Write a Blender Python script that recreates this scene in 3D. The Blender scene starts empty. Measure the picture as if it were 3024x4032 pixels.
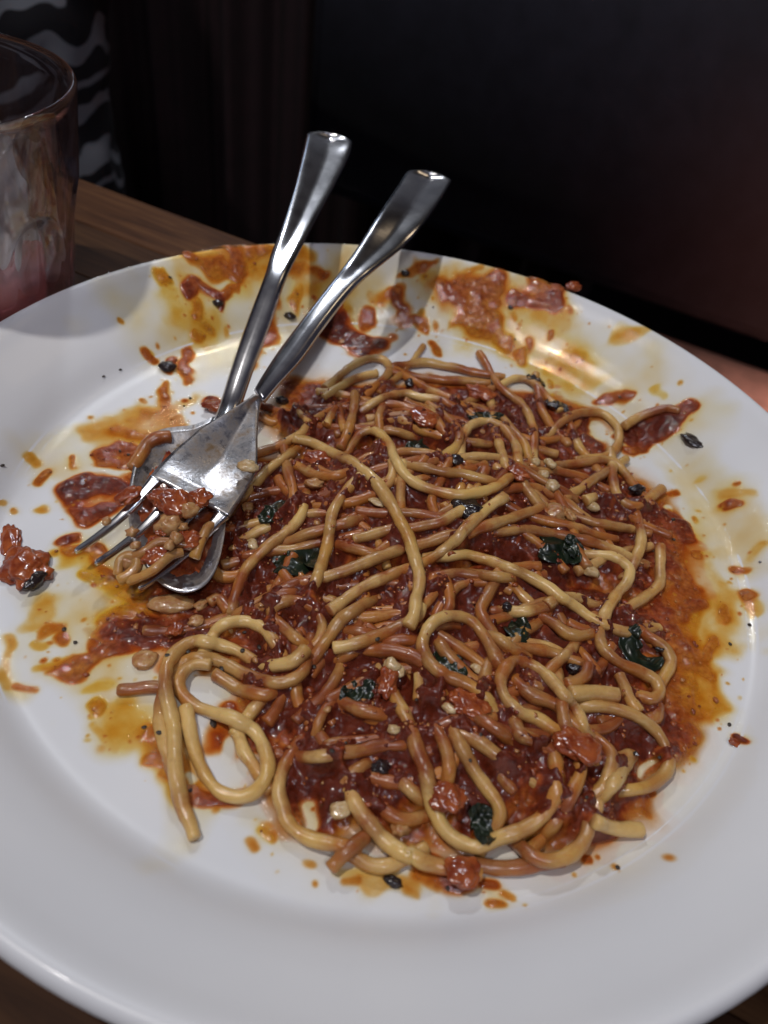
import bpy, bmesh, math, random
import numpy as np
from mathutils import Vector, Matrix, noise as mnoise

random.seed(7); np.random.seed(7)
RNG = np.random.RandomState(11)
scene = bpy.context.scene
COL = scene.collection

# ------------------------------------------------------------------ camera
R = 0.14                                   # rim radius of the bowl
FPX = 3028.0
PITCH, ROLL = math.radians(44.54173), math.radians(9.8425)
CAM = np.array([-0.00112, -0.16254, 0.16688])
_c, _s = math.cos(ROLL), math.sin(ROLL)
Fv = np.array([0, math.cos(PITCH), -math.sin(PITCH)])
U0 = np.array([0, math.sin(PITCH), math.cos(PITCH)])
X0 = np.array([1.0, 0, 0])
RIGHT = X0 * _c + U0 * _s
UP = -X0 * _s + U0 * _c

cam_d = bpy.data.cameras.new('camera')
cam = bpy.data.objects.new('camera', cam_d); COL.objects.link(cam)
cam.matrix_world = Matrix(((RIGHT[0], UP[0], -Fv[0], CAM[0]), (RIGHT[1], UP[1], -Fv[1], CAM[1]),
                           (RIGHT[2], UP[2], -Fv[2], CAM[2]), (0, 0, 0, 1)))
cam_d.sensor_fit = 'VERTICAL'; cam_d.sensor_height = 36; cam_d.sensor_width = 27
cam_d.lens = FPX / 4032 * 36
cam_d.clip_start = 0.002; cam_d.clip_end = 20
cam_d.dof.use_dof = True; cam_d.dof.focus_distance = 0.215; cam_d.dof.aperture_fstop = 13
scene.camera = cam

# ------------------------------------------------------------------ world, lamps, exposure
world = bpy.data.worlds.new('World'); scene.world = world; world.use_nodes = True
wbg = world.node_tree.nodes['Background']
wbg.inputs[0].default_value = (0.80, 0.74, 1.0, 1); wbg.inputs[1].default_value = 0.045
scene.view_settings.view_transform = 'Standard'; scene.view_settings.look = 'None'
scene.view_settings.exposure = 0; scene.view_settings.gamma = 1

def lamp(name, loc, target, size, power, col, shape='DISK'):
    d = bpy.data.lights.new(name, 'AREA'); d.shape = shape; d.size = size; d.energy = power; d.color = col
    o = bpy.data.objects.new(name, d); COL.objects.link(o); o.location = loc
    o.rotation_euler = (Vector(target) - Vector(loc)).to_track_quat('-Z', 'Y').to_euler()
    return o
lamp('ceiling_spot', (-0.40, -0.14, 1.10), (0, 0, 0), 0.04, 5.4, (1.0, 0.96, 0.92))
lamp('cool_back_lamp', (-0.24, 0.84, 0.80), (-.03, 0, 0), 0.08, 2.3, (0.88, 0.93, 1.0))
lamp('cool_wall_lamp', (-0.47, 0.90, 0.40), (0, .1, 0), 0.26, 0.4, (0.60, 0.76, 1.0))
lamp('warm_ceiling_lamp', (0.34, 0.62, 0.98), (.1, .1, 0), 0.16, 0.24, (1.0, 0.76, 0.48))
lamp('front_ceiling_lamp', (0.20, -0.60, 1.05), (0, -.05, 0), 0.22, 3.2, (0.86, 0.88, 1.0))
lamp('bench_fill', (0.44, 0.20, 0.30), (0.42, 0.42, -0.27), 0.08, 0.6, (1.0, 0.84, 0.72)).data.spread = math.radians(46)  # added fill light, no fixture here; brightens the salmon seat

# ------------------------------------------------------------------ pixel rays of the photograph -> points in the place
def ray(p):
    p = np.atleast_2d(np.asarray(p, float))
    x = (p[:, 0] - 1512) / FPX; y = -(p[:, 1] - 2016) / FPX
    return x[:, None] * RIGHT + y[:, None] * UP + Fv
def at(p, z):
    """points on the rays of source pixels p at height(s) z"""
    r = ray(p); t = (z - CAM[2]) / r[:, 2]
    return CAM + r * np.asarray(t)[:, None]
def at_y(px, py, y):
    r = ray((px, py))[0]; t = (y - CAM[1]) / r[1]
    return CAM + r * t
TILE = {'A': (800, 1300, 1.659), 'B': (1700, 1300, 1.659), 'C': (400, 2200, 1.659), 'D': (1200, 2400, 1.659),
        'E': (1900, 2200, 1.659), 'F': (1000, 3000, 1.036875), 'G': (400, 900, 1.659), 'H': (1300, 900, 0.9623),
        'I': (2400, 1600, 1.58), 'J': (0, 1500, 1.3825), 'K': (0, 2400, 1.355), 'L': (800, 400, 1.508),
        'S': (0, 0, 1.0), 'V': (0, 0, 0.5486), 'M': (2000, 3100, 1.62)}
def px(tile, pts):
    ox, oy, s = TILE[tile]
    return np.array([(ox + x / s, oy + y / s) for x, y in pts], float)
def mixed(spec):
    """'A 600,700 800,780 B 12,40' -> source pixels"""
    out = []; t = 'S'
    for w in spec.split():
        if w in TILE: t = w
        else:
            x, y = w.split(','); out.append(px(t, [(float(x), float(y))])[0])
    return np.array(out)

# ------------------------------------------------------------------ helpers
def tag(o, label=None, cat=None, group=None, kind=None):
    if label: o['label'] = label
    if cat: o['category'] = cat
    if group: o['group'] = group
    if kind: o['kind'] = kind
    return o
def link(name, verts, faces, mat, parent=None, smooth=True, centre=True):
    me = bpy.data.meshes.new(name)
    v = np.asarray(verts, float)
    c = v.mean(0) if centre else np.zeros(3)
    me.from_pydata((v - c).tolist(), [], [tuple(f) for f in faces]); me.update()
    if smooth: me.shade_smooth()
    if mat: me.materials.append(mat)
    o = bpy.data.objects.new(name, me); COL.objects.link(o); o.location = c
    if parent:
        o.parent = parent; o.location = Vector(c) - parent.location
    return o
def empty(name, loc):
    o = bpy.data.objects.new(name, None); COL.objects.link(o); o.location = loc; o.empty_display_size = .02
    return o
def bm_obj(name, bm, mat, parent=None, smooth=True):
    me = bpy.data.meshes.new(name); bm.to_mesh(me); bm.free()
    if smooth: me.shade_smooth()
    if mat: me.materials.append(mat)
    o = bpy.data.objects.new(name, me); COL.objects.link(o)
    if parent: o.parent = parent; o.matrix_parent_inverse = Matrix.Translation(-parent.location)
    return o

class NB:
    """tiny node builder"""
    def __init__(s, name):
        s.m = bpy.data.materials.new(name); s.m.use_nodes = True; s.t = s.m.node_tree; s.n = s.t.nodes; s.l = s.t.links
        s.b = s.n['Principled BSDF']; s.out = s.n['Material Output']
    def new(s, typ, ins=None, **kw):
        nd = s.n.new(typ)
        for k, v in kw.items(): setattr(nd, k, v)
        for k, v in (ins or {}).items(): s.set(nd.inputs[k], v)
        return nd
    def set(s, sock, v):
        if isinstance(v, bpy.types.NodeSocket): s.l.new(v, sock)
        elif isinstance(v, tuple) and len(v) == 3 and sock.type == 'RGBA': sock.default_value = (*v, 1)
        else: sock.default_value = v
    def P(s, **kw):
        for k, v in kw.items(): s.set(s.b.inputs[k.replace('_', ' ')], v)
    def coords(s, which='Object'): return s.new('ShaderNodeTexCoord').outputs[which]
    def noise(s, scale, detail=3, rough=.55, vec=None, out='Fac', dist=0):
        nd = s.new('ShaderNodeTexNoise', {'Scale': scale, 'Detail': detail, 'Roughness': rough, 'Distortion': dist})
        s.l.new(vec if vec else s.coords(), nd.inputs['Vector']); return nd.outputs[out]
    def ramp(s, fac, stops, interp='LINEAR'):
        nd = s.new('ShaderNodeValToRGB', {'Fac': fac}); cr = nd.color_ramp; cr.interpolation = interp
        while len(cr.elements) < len(stops): cr.elements.new(.5)
        for e, (p, c) in zip(cr.elements, stops): e.position = p; e.color = (*c, 1) if len(c) == 3 else c
        return nd.outputs['Color']
    def mix(s, a, b, fac, mode='MIX'):
        nd = s.new('ShaderNodeMix', data_type='RGBA', blend_type=mode)
        s.set(nd.inputs[0], fac); s.set(nd.inputs[6], a); s.set(nd.inputs[7], b); return nd.outputs[2]
    def math(s, op, a, b=0.0, c=None, clamp=False):
        nd = s.new('ShaderNodeMath', operation=op, use_clamp=clamp); s.set(nd.inputs[0], a); s.set(nd.inputs[1], b)
        if c is not None: s.set(nd.inputs[2], c)
        return nd.outputs[0]
    def bump(s, h, strength=.3, dist=.0005):
        nd = s.new('ShaderNodeBump', {'Height': h, 'Strength': strength, 'Distance': dist})
        s.l.new(nd.outputs[0], s.b.inputs['Normal']); return nd.outputs[0]
    def sparkle(s, scale=1500, strength=1.0, dist=.0003):
        n = s.noise(scale, 2, .5); nd = s.new('ShaderNodeBump', {'Height': n, 'Strength': strength, 'Distance': dist})
        s.l.new(nd.outputs[0], s.b.inputs['Coat Normal'])
    def attr(s, name): return s.new('ShaderNodeAttribute', attribute_name=name)

# ------------------------------------------------------------------ materials
def mat_porcelain():
    m = NB('porcelain')
    n = m.noise(14, 4)
    m.P(Base_Color=m.ramp(n, [(.35, (.70, .71, .74)), (.7, (.75, .755, .775))]), Roughness=.34, Specular_IOR_Level=.32, Coat_Weight=.10, Coat_Roughness=.06)
    m.bump(m.noise(55, 2), .05, .0006)
    return m.m
def mat_steel(name='steel'):
    m = NB(name)
    v = m.new('ShaderNodeMapping', {'Vector': m.coords(), 'Scale': (1, 1, 1)}).outputs[0]
    n = m.noise(700, 3, vec=v); n2 = m.noise(120, 4)
    m.P(Base_Color=m.ramp(n2, [(.3, (.52, .52, .55)), (.7, (.66, .66, .68))]), Metallic=1.0,
        Roughness=m.math('MULTIPLY_ADD', n2, .12, .15))
    m.bump(n, .06, .0002)
    return m.m
def mat_pasta():
    m = NB('cooked_pasta')
    a = m.attr('coat'); coat = a.outputs['Fac']
    rnd = m.new('ShaderNodeObjectInfo').outputs['Random']
    n = m.noise(240, 5, .6); f = m.noise(1300, 3); lg = m.noise(75, 3); yl = m.noise(48, 2)
    clean = m.ramp(m.math('MULTIPLY_ADD', n, .45, m.math('ADD', m.math('MULTIPLY_ADD', coat, -.28, .12), m.math('MULTIPLY_ADD', rnd, .3, m.math('MULTIPLY', lg, .25)))),
                   [(.22, (.33, .155, .050)), (.42, (.50, .285, .088)), (.66, (.70, .47, .175))])
    clean = m.mix(clean, (.58, .33, .06), m.new('ShaderNodeMapRange', {'Value': yl, 'From Min': .52, 'From Max': .72, 'To Max': .75}).outputs[0])
    sauce = m.ramp(lg, [(.3, (.17, .034, .011)), (.5, (.32, .088, .020)), (.70, (.49, .185, .032))])
    k = m.math('ADD', coat, m.math('MULTIPLY_ADD', n, 1.3, -.65))
    k = m.math('ADD', k, m.math('MULTIPLY_ADD', f, .35, -.175))
    k = m.new('ShaderNodeMapRange', {'Value': k, 'From Min': .22, 'From Max': .92}).outputs[0]
    m.P(Base_Color=m.mix(clean, sauce, k), Roughness=.36, Specular_IOR_Level=.5, Coat_Weight=.38, Coat_Roughness=.05,
        Subsurface_Weight=.20, Subsurface_Radius=(1.0, .45, .18), Subsurface_Scale=.0014)
    h = m.math('ADD', m.math('MULTIPLY', m.noise(520, 4), .7), m.math('MULTIPLY', m.noise(2400, 2), .3))
    m.bump(h, .60, .00018); m.sparkle(1250, 1.0, .00013)
    return m.m
def mat_sauce():
    """a coloured, clear film of oil that passes into opaque pulp where it lies thick"""
    m = NB('tomato_sauce')
    a = m.attr('tint'); al = m.attr('cover'); fl = m.attr('filter')
    n = m.noise(420, 5, .65); lg = m.noise(130, 4)
    v = m.ramp(n, [(.30, (.60, .55, .50)), (.5, (1, 1, 1)), (.72, (1.35, 1.6, 1.7))])
    c = m.mix(a.outputs['Color'], v, .85, 'MULTIPLY')
    k = m.math('MULTIPLY', al.outputs['Fac'], m.math('MULTIPLY_ADD', n, 1.3, .35), clamp=True)
    m.P(Base_Color=c, Roughness=.45, Specular_IOR_Level=.2, Coat_Weight=.65, Coat_Roughness=.04,
        Subsurface_Weight=.15, Subsurface_Radius=(1.0, .25, .08), Subsurface_Scale=.0015)
    h = m.math('ADD', m.math('MULTIPLY', m.noise(620, 5, .6), .8), m.math('MULTIPLY', m.noise(2400, 2), .25))
    b = m.bump(h, .60, .00028); m.sparkle(1050, 1.0, .00020)
    clear = m.new('ShaderNodeBsdfTransparent', {'Color': fl.outputs['Color']})
    wet = m.new('ShaderNodeBsdfGlossy', {'Color': (1, 1, 1), 'Roughness': .06}); m.l.new(b, wet.inputs['Normal'])
    film = m.new('ShaderNodeMixShader'); m.set(film.inputs[0], m.math('MULTIPLY', m.attr('wet').outputs['Fac'], .028))
    m.l.new(clear.outputs[0], film.inputs[1]); m.l.new(wet.outputs[0], film.inputs[2])
    o = m.new('ShaderNodeMixShader'); m.set(o.inputs[0], k); m.l.new(film.outputs[0], o.inputs[1]); m.l.new(m.b.outputs[0], o.inputs[2])
    m.l.new(o.outputs[0], m.out.inputs['Surface'])
    return m.m
def mat_food(name, c1, c2, rough=.3, scale=500, bump=.5, sss=.2):
    m = NB(name)
    m.P(Base_Color=m.ramp(m.noise(scale, 4), [(.32, c1), (.68, c2)]), Roughness=rough, Coat_Weight=.4, Coat_Roughness=.08,
        Subsurface_Weight=sss, Subsurface_Radius=(1, .4, .2), Subsurface_Scale=.001)
    m.bump(m.noise(scale * 1.6, 4), bump, .00022)
    return m.m
M_PORC = mat_porcelain(); M_STEEL = mat_steel(); M_PASTA = mat_pasta(); M_SAUCE = mat_sauce()
M_TOM = mat_food('tomato_flesh', (.17, .022, .008), (.40, .10, .025), rough=.22, scale=260, bump=.6, sss=.25)
M_GARLIC = mat_food('soft_garlic', (.42, .25, .10), (.64, .49, .27), bump=.8)
M_ONION = mat_food('pale_onion', (.34, .12, .035), (.54, .33, .14), bump=.9)
M_BASIL = mat_food('wilted_basil', (.004, .007, .004), (.013, .023, .010), rough=.3, scale=250, bump=.4, sss=0)
M_OLIVE = mat_food('black_herb', (.010, .006, .008), (.030, .018, .016), rough=.22, bump=.8, sss=0)
M_PEPPER = mat_food('ground_pepper', (.008, .006, .005), (.05, .03, .02), rough=.5, bump=.3, sss=0)

# ------------------------------------------------------------------ bowl profile
PROF = [(0, 0), (.30, 0), (.60, .0008), (.70, .002), (.752, .005), (.775, .009), (.790, .017), (.805, .031), (.82, .047), (.84, .064),
        (.87, .085), (.91, .110), (.94, .130), (.962, .147), (.978, .1565), (.988, .160), (.9955, .158), (1.0, .152), (1.0015, .145)]
PR = np.array([p[0] for p in PROF]) * R; PZ = np.array([p[1] for p in PROF]) * R
def plate_z(r): return np.interp(r, PR, PZ)
def hit_plate(p):
    """first meeting of pixel rays with the inside of the bowl"""
    z = np.full(len(np.atleast_2d(p)), .005)
    for _ in range(60):
        q = at(p, z); zn = plate_z(np.minimum(np.hypot(q[:, 0], q[:, 1]), R)); z = z * .5 + zn * .5
    return at(p, z)
def lathe(prof, seg=160, close_bottom=True):
    vs = []; fs = []
    for r, z in prof:
        for k in range(seg):
            a = 2 * math.pi * k / seg; vs.append((r * math.cos(a), r * math.sin(a), z))
    n = len(prof)
    for i in range(n - 1):
        for k in range(seg):
            k2 = (k + 1) % seg; fs.append((i * seg + k, i * seg + k2, (i + 1) * seg + k2, (i + 1) * seg + k))
    return vs, fs
TABLE_Z = -0.0075
def build_bowl():
    from_prof = [(max(r, .0001) * 1.0, z) for r, z in zip(PR, PZ)]
    # refine the inner profile
    rr = np.concatenate([np.linspace(.0005, .9 * R * .72, 14), np.linspace(.66 * R, 1.0015 * R, 60)])
    rr.sort()
    zz = plate_z(rr)
    k = np.ones(3) / 3
    for _ in range(2): zz[1:-1] = np.convolve(zz, k, 'valid')
    prof = list(zip(rr, zz))
    prof += [(1.001 * R, .137 * R), (.992 * R, .128 * R), (.97 * R, .115 * R), (.93 * R, .092 * R), (.88 * R, .062 * R), (.82 * R, .028 * R),
             (.78 * R, .004 * R), (.74 * R, -.014 * R), (.68 * R, -.026 * R), (.62 * R, -.030 * R), (.60 * R, -.034 * R), (.595 * R, -.050 * R),
             (.585 * R, -.0535 * R), (.57 * R, -.050 * R), (.56 * R, -.036 * R), (.40 * R, -.032 * R), (.001, -.032 * R)]
    v, f = lathe(prof)
    o = link('pasta_bowl', v, [t[::-1] for t in f], M_PORC, centre=False)
    bpy.context.view_layer.update()
    tag(o, 'wide white porcelain pasta bowl smeared with tomato sauce on the wooden table', 'bowl')
build_bowl()

# ------------------------------------------------------------------ height grid over the bowl (metres)
GN = 760; GS = 2 * R / GN
gx = (np.arange(GN) + .5) * GS - R
GX, GY = np.meshgrid(gx, gx, indexing='ij')
GR = np.hypot(GX, GY)
PLATE = plate_z(np.minimum(GR, R))
def vnoise(scale, seed, octaves=3, rough=.5):
    """value noise on the grid, 0..1; scale in metres"""
    rs = np.random.RandomState(seed); out = np.zeros_like(GX); amp = 1; tot = 0
    for o in range(octaves):
        s = scale / 2 ** o; n = int(2 * R / s) + 3
        g = rs.rand(n, n)
        u = (GX + R) / s; w = (GY + R) / s
        i = u.astype(int); j = w.astype(int); fu = u - i; fw = w - j
        fu = fu * fu * (3 - 2 * fu); fw = fw * fw * (3 - 2 * fw)
        v = (g[i, j] * (1 - fu) + g[i + 1, j] * fu) * (1 - fw) + (g[i, j + 1] * (1 - fu) + g[i + 1, j + 1] * fu) * fw
        out += v * amp; tot += amp; amp *= rough
    return out / tot
def blur(a, sig):
    n = int(3 * sig) + 1; x = np.arange(-n, n + 1); k = np.exp(-x * x / (2 * sig * sig)); k /= k.sum()
    p = np.pad(a, n, mode='edge')
    p = np.apply_along_axis(lambda v: np.convolve(v, k, 'valid'), 0, p)
    return np.apply_along_axis(lambda v: np.convolve(v, k, 'valid'), 1, p)
def gi(x): return np.clip(((np.asarray(x) + R) / GS).astype(int), 0, GN - 1)
def capsule_d(a, b, wx=0, wy=0):
    """distance of every grid point (optionally warped) to the segment a-b"""
    ax, ay = a[:2]; bx, by = b[:2]; dx, dy = bx - ax, by - ay; L = dx * dx + dy * dy + 1e-12
    X = GX + wx; Y = GY + wy
    t = np.clip(((X - ax) * dx + (Y - ay) * dy) / L, 0, 1)
    return np.hypot(X - ax - t * dx, Y - ay - t * dy)
WX = (vnoise(.012, 1, 3, .5) - .5) * .016; WY = (vnoise(.012, 2, 3, .5) - .5) * .016
def px_size(p, q):
    """metres on the bowl per source pixel around point q"""
    e = hit_plate(np.array([p + (12, 0), p - (12, 0)])); return np.linalg.norm(e[0] - e[1]) / 24

# broad mound of the heap:  source-pixel centre, height, spread
MOUND = np.zeros_like(GX)
for (vx, vy, h, s) in [(900, 1040, .0085, .026), (1120, 1080, .0050, .022), (760, 1090, .003, .02), (960, 1560, .0055, .026),
                       (1150, 1620, .003, .018), (1180, 1330, .003, .02), (830, 1330, .003, .02)]:
    c = at(px('V', [(vx, vy)]), h)[0]
    MOUND += 1.05 * h * np.exp(-((GX - c[0]) ** 2 + (GY - c[1]) ** 2) / (2 * s * s))

# pools and smears: tile x0,y0 x1,y1 radius(tile px) amount tint   (tint 0 yellow oil .. 1 dark red sauce)
SMEARS = '''
V 740,900 1180,930 130 1.2 1
V 620,1120 1300,1130 190 1.2 1
V 640,1330 1350,1350 120 1.2 1
V 760,1640 1240,1640 170 1.2 1
V 660,1470 1300,1470 130 1.2 1
V 1180,1480 1360,1560 110 1.0 .8
V 610,1480 720,1560 90 1.1 .9
V 440,1330 560,1240 90 1.2 .95
V 260,1380 420,1360 60 1.1 .9
V 160,1440 360,1420 26 .9 .6
V 230,1330 280,1300 34 1.1 .08
V 180,1260 200,1260 14 .8 .06
V 300,1310 300,1290 26 1.0 .2
V 330,1390 400,1330 70 1.2 1
V 480,1420 560,1400 40 1.0 .7
V 400,1620 430,1700 26 .8 .4
V 420,1730 540,1745 22 1.1 .8
V 300,1610 350,1600 30 .8 .3
V 500,1560 560,1590 40 1.0 .75
V 590,1790 600,1800 18 .6 .15
V 1000,1890 940,1880 26 1.0 .85
G 640,180 1050,240 150 .40 .30
G 560,420 660,760 110 .30 .22
G 1150,250 1400,350 130 .40 .32
H 430,220 820,300 110 .36 .30
H 560,380 900,540 90 .30 .16
J 600,300 800,200 150 .46 .32
I 600,950 780,1500 130 .40 .26
I 380,700 560,1900 110 .6 .28
K 620,640 960,1000 110 .55 .20
J 450,1000 900,1250 120 .6 .14
G 540,160 600,230 30 1.1 .6
G 690,120 880,230 60 1.1 .65
G 650,300 880,320 44 .9 .45
G 880,130 1090,120 45 .8 .4
G 960,200 1000,300 50 .5 .3
G 620,200 900,180 70 .42 .28
G 360,275 405,375 34 1.2 .12
G 520,410 590,370 24 1.2 .85
G 620,380 720,425 24 1.1 .75
G 735,440 760,490 30 1.2 .85
G 780,430 900,390 24 .9 .5
G 580,440 588,580 30 1.1 .22
G 630,640 700,660 38 1.0 .18
G 610,740 660,745 34 1.0 .2
G 245,745 315,835 28 1.2 .55
G 430,890 450,915 50 1.0 .75
G 570,830 565,990 44 1.0 .6
G 385,1000 360,1140 36 1.0 .5
G 150,1360 500,1260 90 .62 .35
G 300,1180 600,1120 80 .5 .3
G 60,1500 170,1480 60 1.0 .6
G 260,1120 265,1125 26 .8 .5
G 110,590 120,595 14 .9 .3
G 760,1165 860,1170 50 1.3 1
G 1170,570 1090,760 60 .9 .6
G 1100,820 1060,900 50 .8 .5
G 1230,330 1330,280 60 .8 .5
G 1310,440 1300,480 50 .8 .25
G 1400,280 1470,310 44 .9 .6
G 1180,200 1320,150 60 .6 .3
G 820,660 830,680 24 .6 .3
G 450,600 660,560 90 .45 .15
G 420,480 380,470 60 .4 .1
H 350,105 290,185 26 .9 .6
H 265,270 270,310 30 1.0 .65
H 250,370 340,390 24 1.0 .5
H 440,250 640,235 48 1.1 .6
H 560,300 600,370 60 1.0 .45
H 500,390 560,410 30 .9 .3
H 620,440 650,465 36 1.2 .14
H 700,505 705,525 26 1.2 .12
H 730,265 870,258 34 1.2 .8
H 790,195 830,205 26 1.0 .6
H 718,235 716,270 18 1.0 .5
H 520,140 455,190 28 .7 .4
H 755,430 752,460 14 1.0 .45
H 830,400 832,408 12 1.0 .4
H 1010,655 1040,648 22 1.1 .65
H 1080,635 1100,640 22 1.0 .55
H 838,580 836,600 13 1.0 .12
H 780,500 890,460 14 .5 .15
H 890,500 970,545 50 .55 .15
H 1080,390 1180,380 44 .45 .25
H 1210,600 1230,650 26 .5 .12
H 50,400 150,430 70 1.3 1
H 180,335 185,345 30 .9 .65
H 370,455 385,465 30 .9 .6
H 340,325 350,330 12 .8 .3
H 395,375 398,385 14 .8 .5
H 700,330 700,350 16 .8 .35
H 905,300 905,320 10 .7 .5
H 1120,780 1310,725 34 1.3 .95
H 1150,830 1170,800 30 1.1 .8
H 200,250 240,260 30 .6 .4
I 330,540 420,530 34 .8 .5
I 270,560 290,620 44 .9 .3
I 690,620 720,640 34 1.1 .65
I 690,540 830,540 44 .45 .3
I 550,930 590,930 26 .9 .55
I 800,990 860,985 30 1.0 .55
I 850,1150 880,1180 42 1.0 .55
I 920,860 880,920 30 .7 .25
I 680,1250 730,1300 48 .8 .35
I 500,1200 460,1240 44 1.1 .75
I 770,475 780,480 18 .9 .5
I 720,1470 560,1560 48 .9 .35
I 540,1620 610,1680 48 .9 .3
I 860,1170 920,1290 36 .5 .2
I 300,660 520,830 80 1.2 .85
I 320,900 440,1040 90 1.1 .7
I 300,1180 380,1340 110 1.1 .5
I 390,1440 440,1560 90 1.1 .32
I 400,1650 430,1900 80 1.1 .3
I 380,2000 430,2080 66 1.1 .3
I 770,2090 800,2110 13 1.3 .9
I 570,740 560,720 16 .6 .2
I 570,450 580,440 26 .5 .15
J 420,590 560,560 100 1.3 .9
J 440,700 520,720 80 1.2 .85
J 360,860 420,850 56 1.2 .8
J 480,940 560,920 50 1.0 .5
J 620,640 760,560 80 1.1 .8
J 600,430 680,390 44 1.0 .6
J 700,500 760,460 60 1.0 .7
J 245,495 190,590 24 1.0 .5
J 400,430 402,470 22 1.1 .45
J 110,430 140,450 40 .6 .3
J 225,690 228,700 26 .7 .3
J 100,690 110,700 14 .9 .4
J 10,650 30,655 20 .7 .4
J 270,1330 350,1330 42 1.0 .5
J 340,1380 360,1430 36 1.0 .5
J 140,1280 280,1250 60 .45 .25
J 220,1400 260,1420 30 .6 .2
J 560,1060 500,1100 40 .7 .1
J 700,1200 640,1150 60 .8 .15
J 780,1080 900,1200 60 1.0 .8
J 30,1410 70,1430 50 .5 .3
J 500,1450 520,1470 30 1.0 .5
J 250,1560 340,1540 40 .5 .2
J 400,940 700,1030 60 .9 .45
K 30,120 70,380 44 .6 .3
K 110,400 190,428 15 1.0 .5
K 480,520 510,560 34 1.0 .16
K 460,430 540,440 44 .55 .12
K 720,690 830,760 66 1.0 .35
K 700,820 860,850 50 .9 .35
K 840,900 880,910 34 .9 .45
K 620,560 760,590 50 .35 .12
K 290,340 330,330 24 .6 .3
K 490,620 600,740 26 .45 .25
F 60,300 100,320 30 .9 .15
F 10,360 20,380 22 .8 .5
F 225,440 235,445 22 .8 .45
F 385,510 430,500 22 .9 .45
F 480,520 690,540 34 .5 .35
F 690,490 760,500 26 1.0 .5
F 640,550 680,560 14 .7 .4
F 930,495 980,510 18 1.0 .65
F 960,585 990,595 20 1.0 .45
F 1010,550 1025,560 16 .9 .45
F 330,470 600,470 30 .45 .2
F 1380,320 1490,310 26 1.0 .65
F 1600,200 1610,205 20 .8 .25
F 1330,395 1360,400 16 1.0 .6
F 1480,432 1486,436 9 .8 .5
F 1500,150 1640,110 30 .7 .3
'''
# clean porcelain showing through the heap
CLEAR = '''
C 700,880 790,900 52
C 850,1180 800,1370 44
C 600,1420 620,1460 30
F 238,160 245,240 42
E 1110,1290 1060,1390 28
B 1040,620 1100,680 70
B 1540,1170 1560,1180 34
'''
def parse(txt):
    for ln in txt.strip().splitlines():
        w = ln.split(); t = w[0]
        a = px(t, [tuple(map(float, w[1].split(',')))])[0]; b = px(t, [tuple(map(float, w[2].split(',')))])[0]
        yield a, b, float(w[3]) / TILE[t][2], [float(v) for v in w[4:]]
AMT = np.zeros_like(GX); TNT = np.zeros_like(GX); WSUM = np.full_like(GX, 1e-6); POOL = np.zeros_like(GX)
for k, (a, b, r, (am, ti)) in enumerate(parse(SMEARS)):
    w = hit_plate(np.array([a, b])); s = px_size(a, None)
    rad = max(r * s * 1.38, .0014)
    wf = min(1.0, rad / .0040)
    d = capsule_d(w[0], w[1], WX * wf, WY * wf)
    m = np.clip(1 - d / rad, 0, 1)
    mm = np.clip(m * 1.5, 0, 1); v = mm * mm * (3 - 2 * mm) * am
    AMT = np.maximum(AMT, v) + .15 * np.minimum(AMT, v)
    wt = (m ** .7) * am ** 2 * 3 + 1e-9
    TNT += wt * ti; WSUM += wt
    if k < 9: POOL = np.maximum(POOL, np.clip((m - .12) * 3, 0, 1))
for a, b, r, _ in parse(CLEAR):
    w = hit_plate(np.array([a, b])); s = px_size(a, None)
    d = capsule_d(w[0], w[1], WX * .5, WY * .5); k = np.clip(1.25 - d / (r * s), 0, .6) / .6
    AMT *= 1 - k; POOL *= 1 - k; MOUND *= 1 - .8 * k
# thin oily film left by the fork: tile a b radius strength
FILM = '''
G 400,600 1000,250 420 .42
G 700,900 1200,500 300 .34
J 250,1300 700,1100 260 .40
J 100,450 700,350 190 .22
K 60,60 100,400 120 .38
K 330,60 620,700 150 .36
K 700,620 1000,1150 170 .40
H 100,250 700,300 210 .46
H 700,450 1150,560 170 .36
H 900,700 1300,760 150 .38
I 500,200 800,900 190 .30
I 600,1000 800,1400 200 .38
I 520,1500 620,2050 130 .36
F 100,300 500,520 90 .26
F 500,520 800,540 50 .24
V 240,1150 260,1500 110 .34
'''
AMT *= .48 + 1.0 * np.clip(vnoise(.0060, 71, 4, .65) * 1.5 - .25, 0, 1.1)
# fine splatter round the smears
rs_ = np.random.RandomState(17); NEAR = blur(np.clip(AMT, 0, 1), 14)
k = 0
while k < 620:
    i, j = rs_.randint(8, GN - 8, 2)
    if GR[i, j] > .97 * R or rs_.rand() > NEAR[i, j] * 2.2 or POOL[i, j] > .5: continue
    k += 1; r_ = (.00028 + rs_.gamma(1.6, .00022)); n_ = int(r_ * 1.6 / GS) + 2; sl = (slice(max(i - n_, 0), i + n_ + 1), slice(max(j - n_, 0), j + n_ + 1))
    e_ = 1 + .6 * rs_.rand(); a_ = rs_.rand() * 3.14
    X_ = (GX[sl] - GX[i, j]) * math.cos(a_) + (GY[sl] - GY[i, j]) * math.sin(a_); Y_ = (-(GX[sl] - GX[i, j]) * math.sin(a_) + (GY[sl] - GY[i, j]) * math.cos(a_)) * e_
    b_ = np.clip(1.3 - np.hypot(X_, Y_) / r_, 0, 1) * (.45 + .6 * rs_.rand())
    up_ = b_ > AMT[sl]; AMT[sl] = np.where(up_, b_, AMT[sl]); TNT[sl] = np.where(up_, WSUM[sl] * (.15 + .6 * rs_.rand()), TNT[sl])
FM = np.zeros_like(GX)
for a, b, r, (am,) in parse(FILM):
    w = hit_plate(np.array([a, b])); s = px_size(a, None)
    d = capsule_d(w[0], w[1], WX * 1.6, WY * 1.6); FM = np.maximum(FM, np.clip(1.5 - 1.5 * d / (r * s * 1.1), 0, 1) * am)
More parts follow.
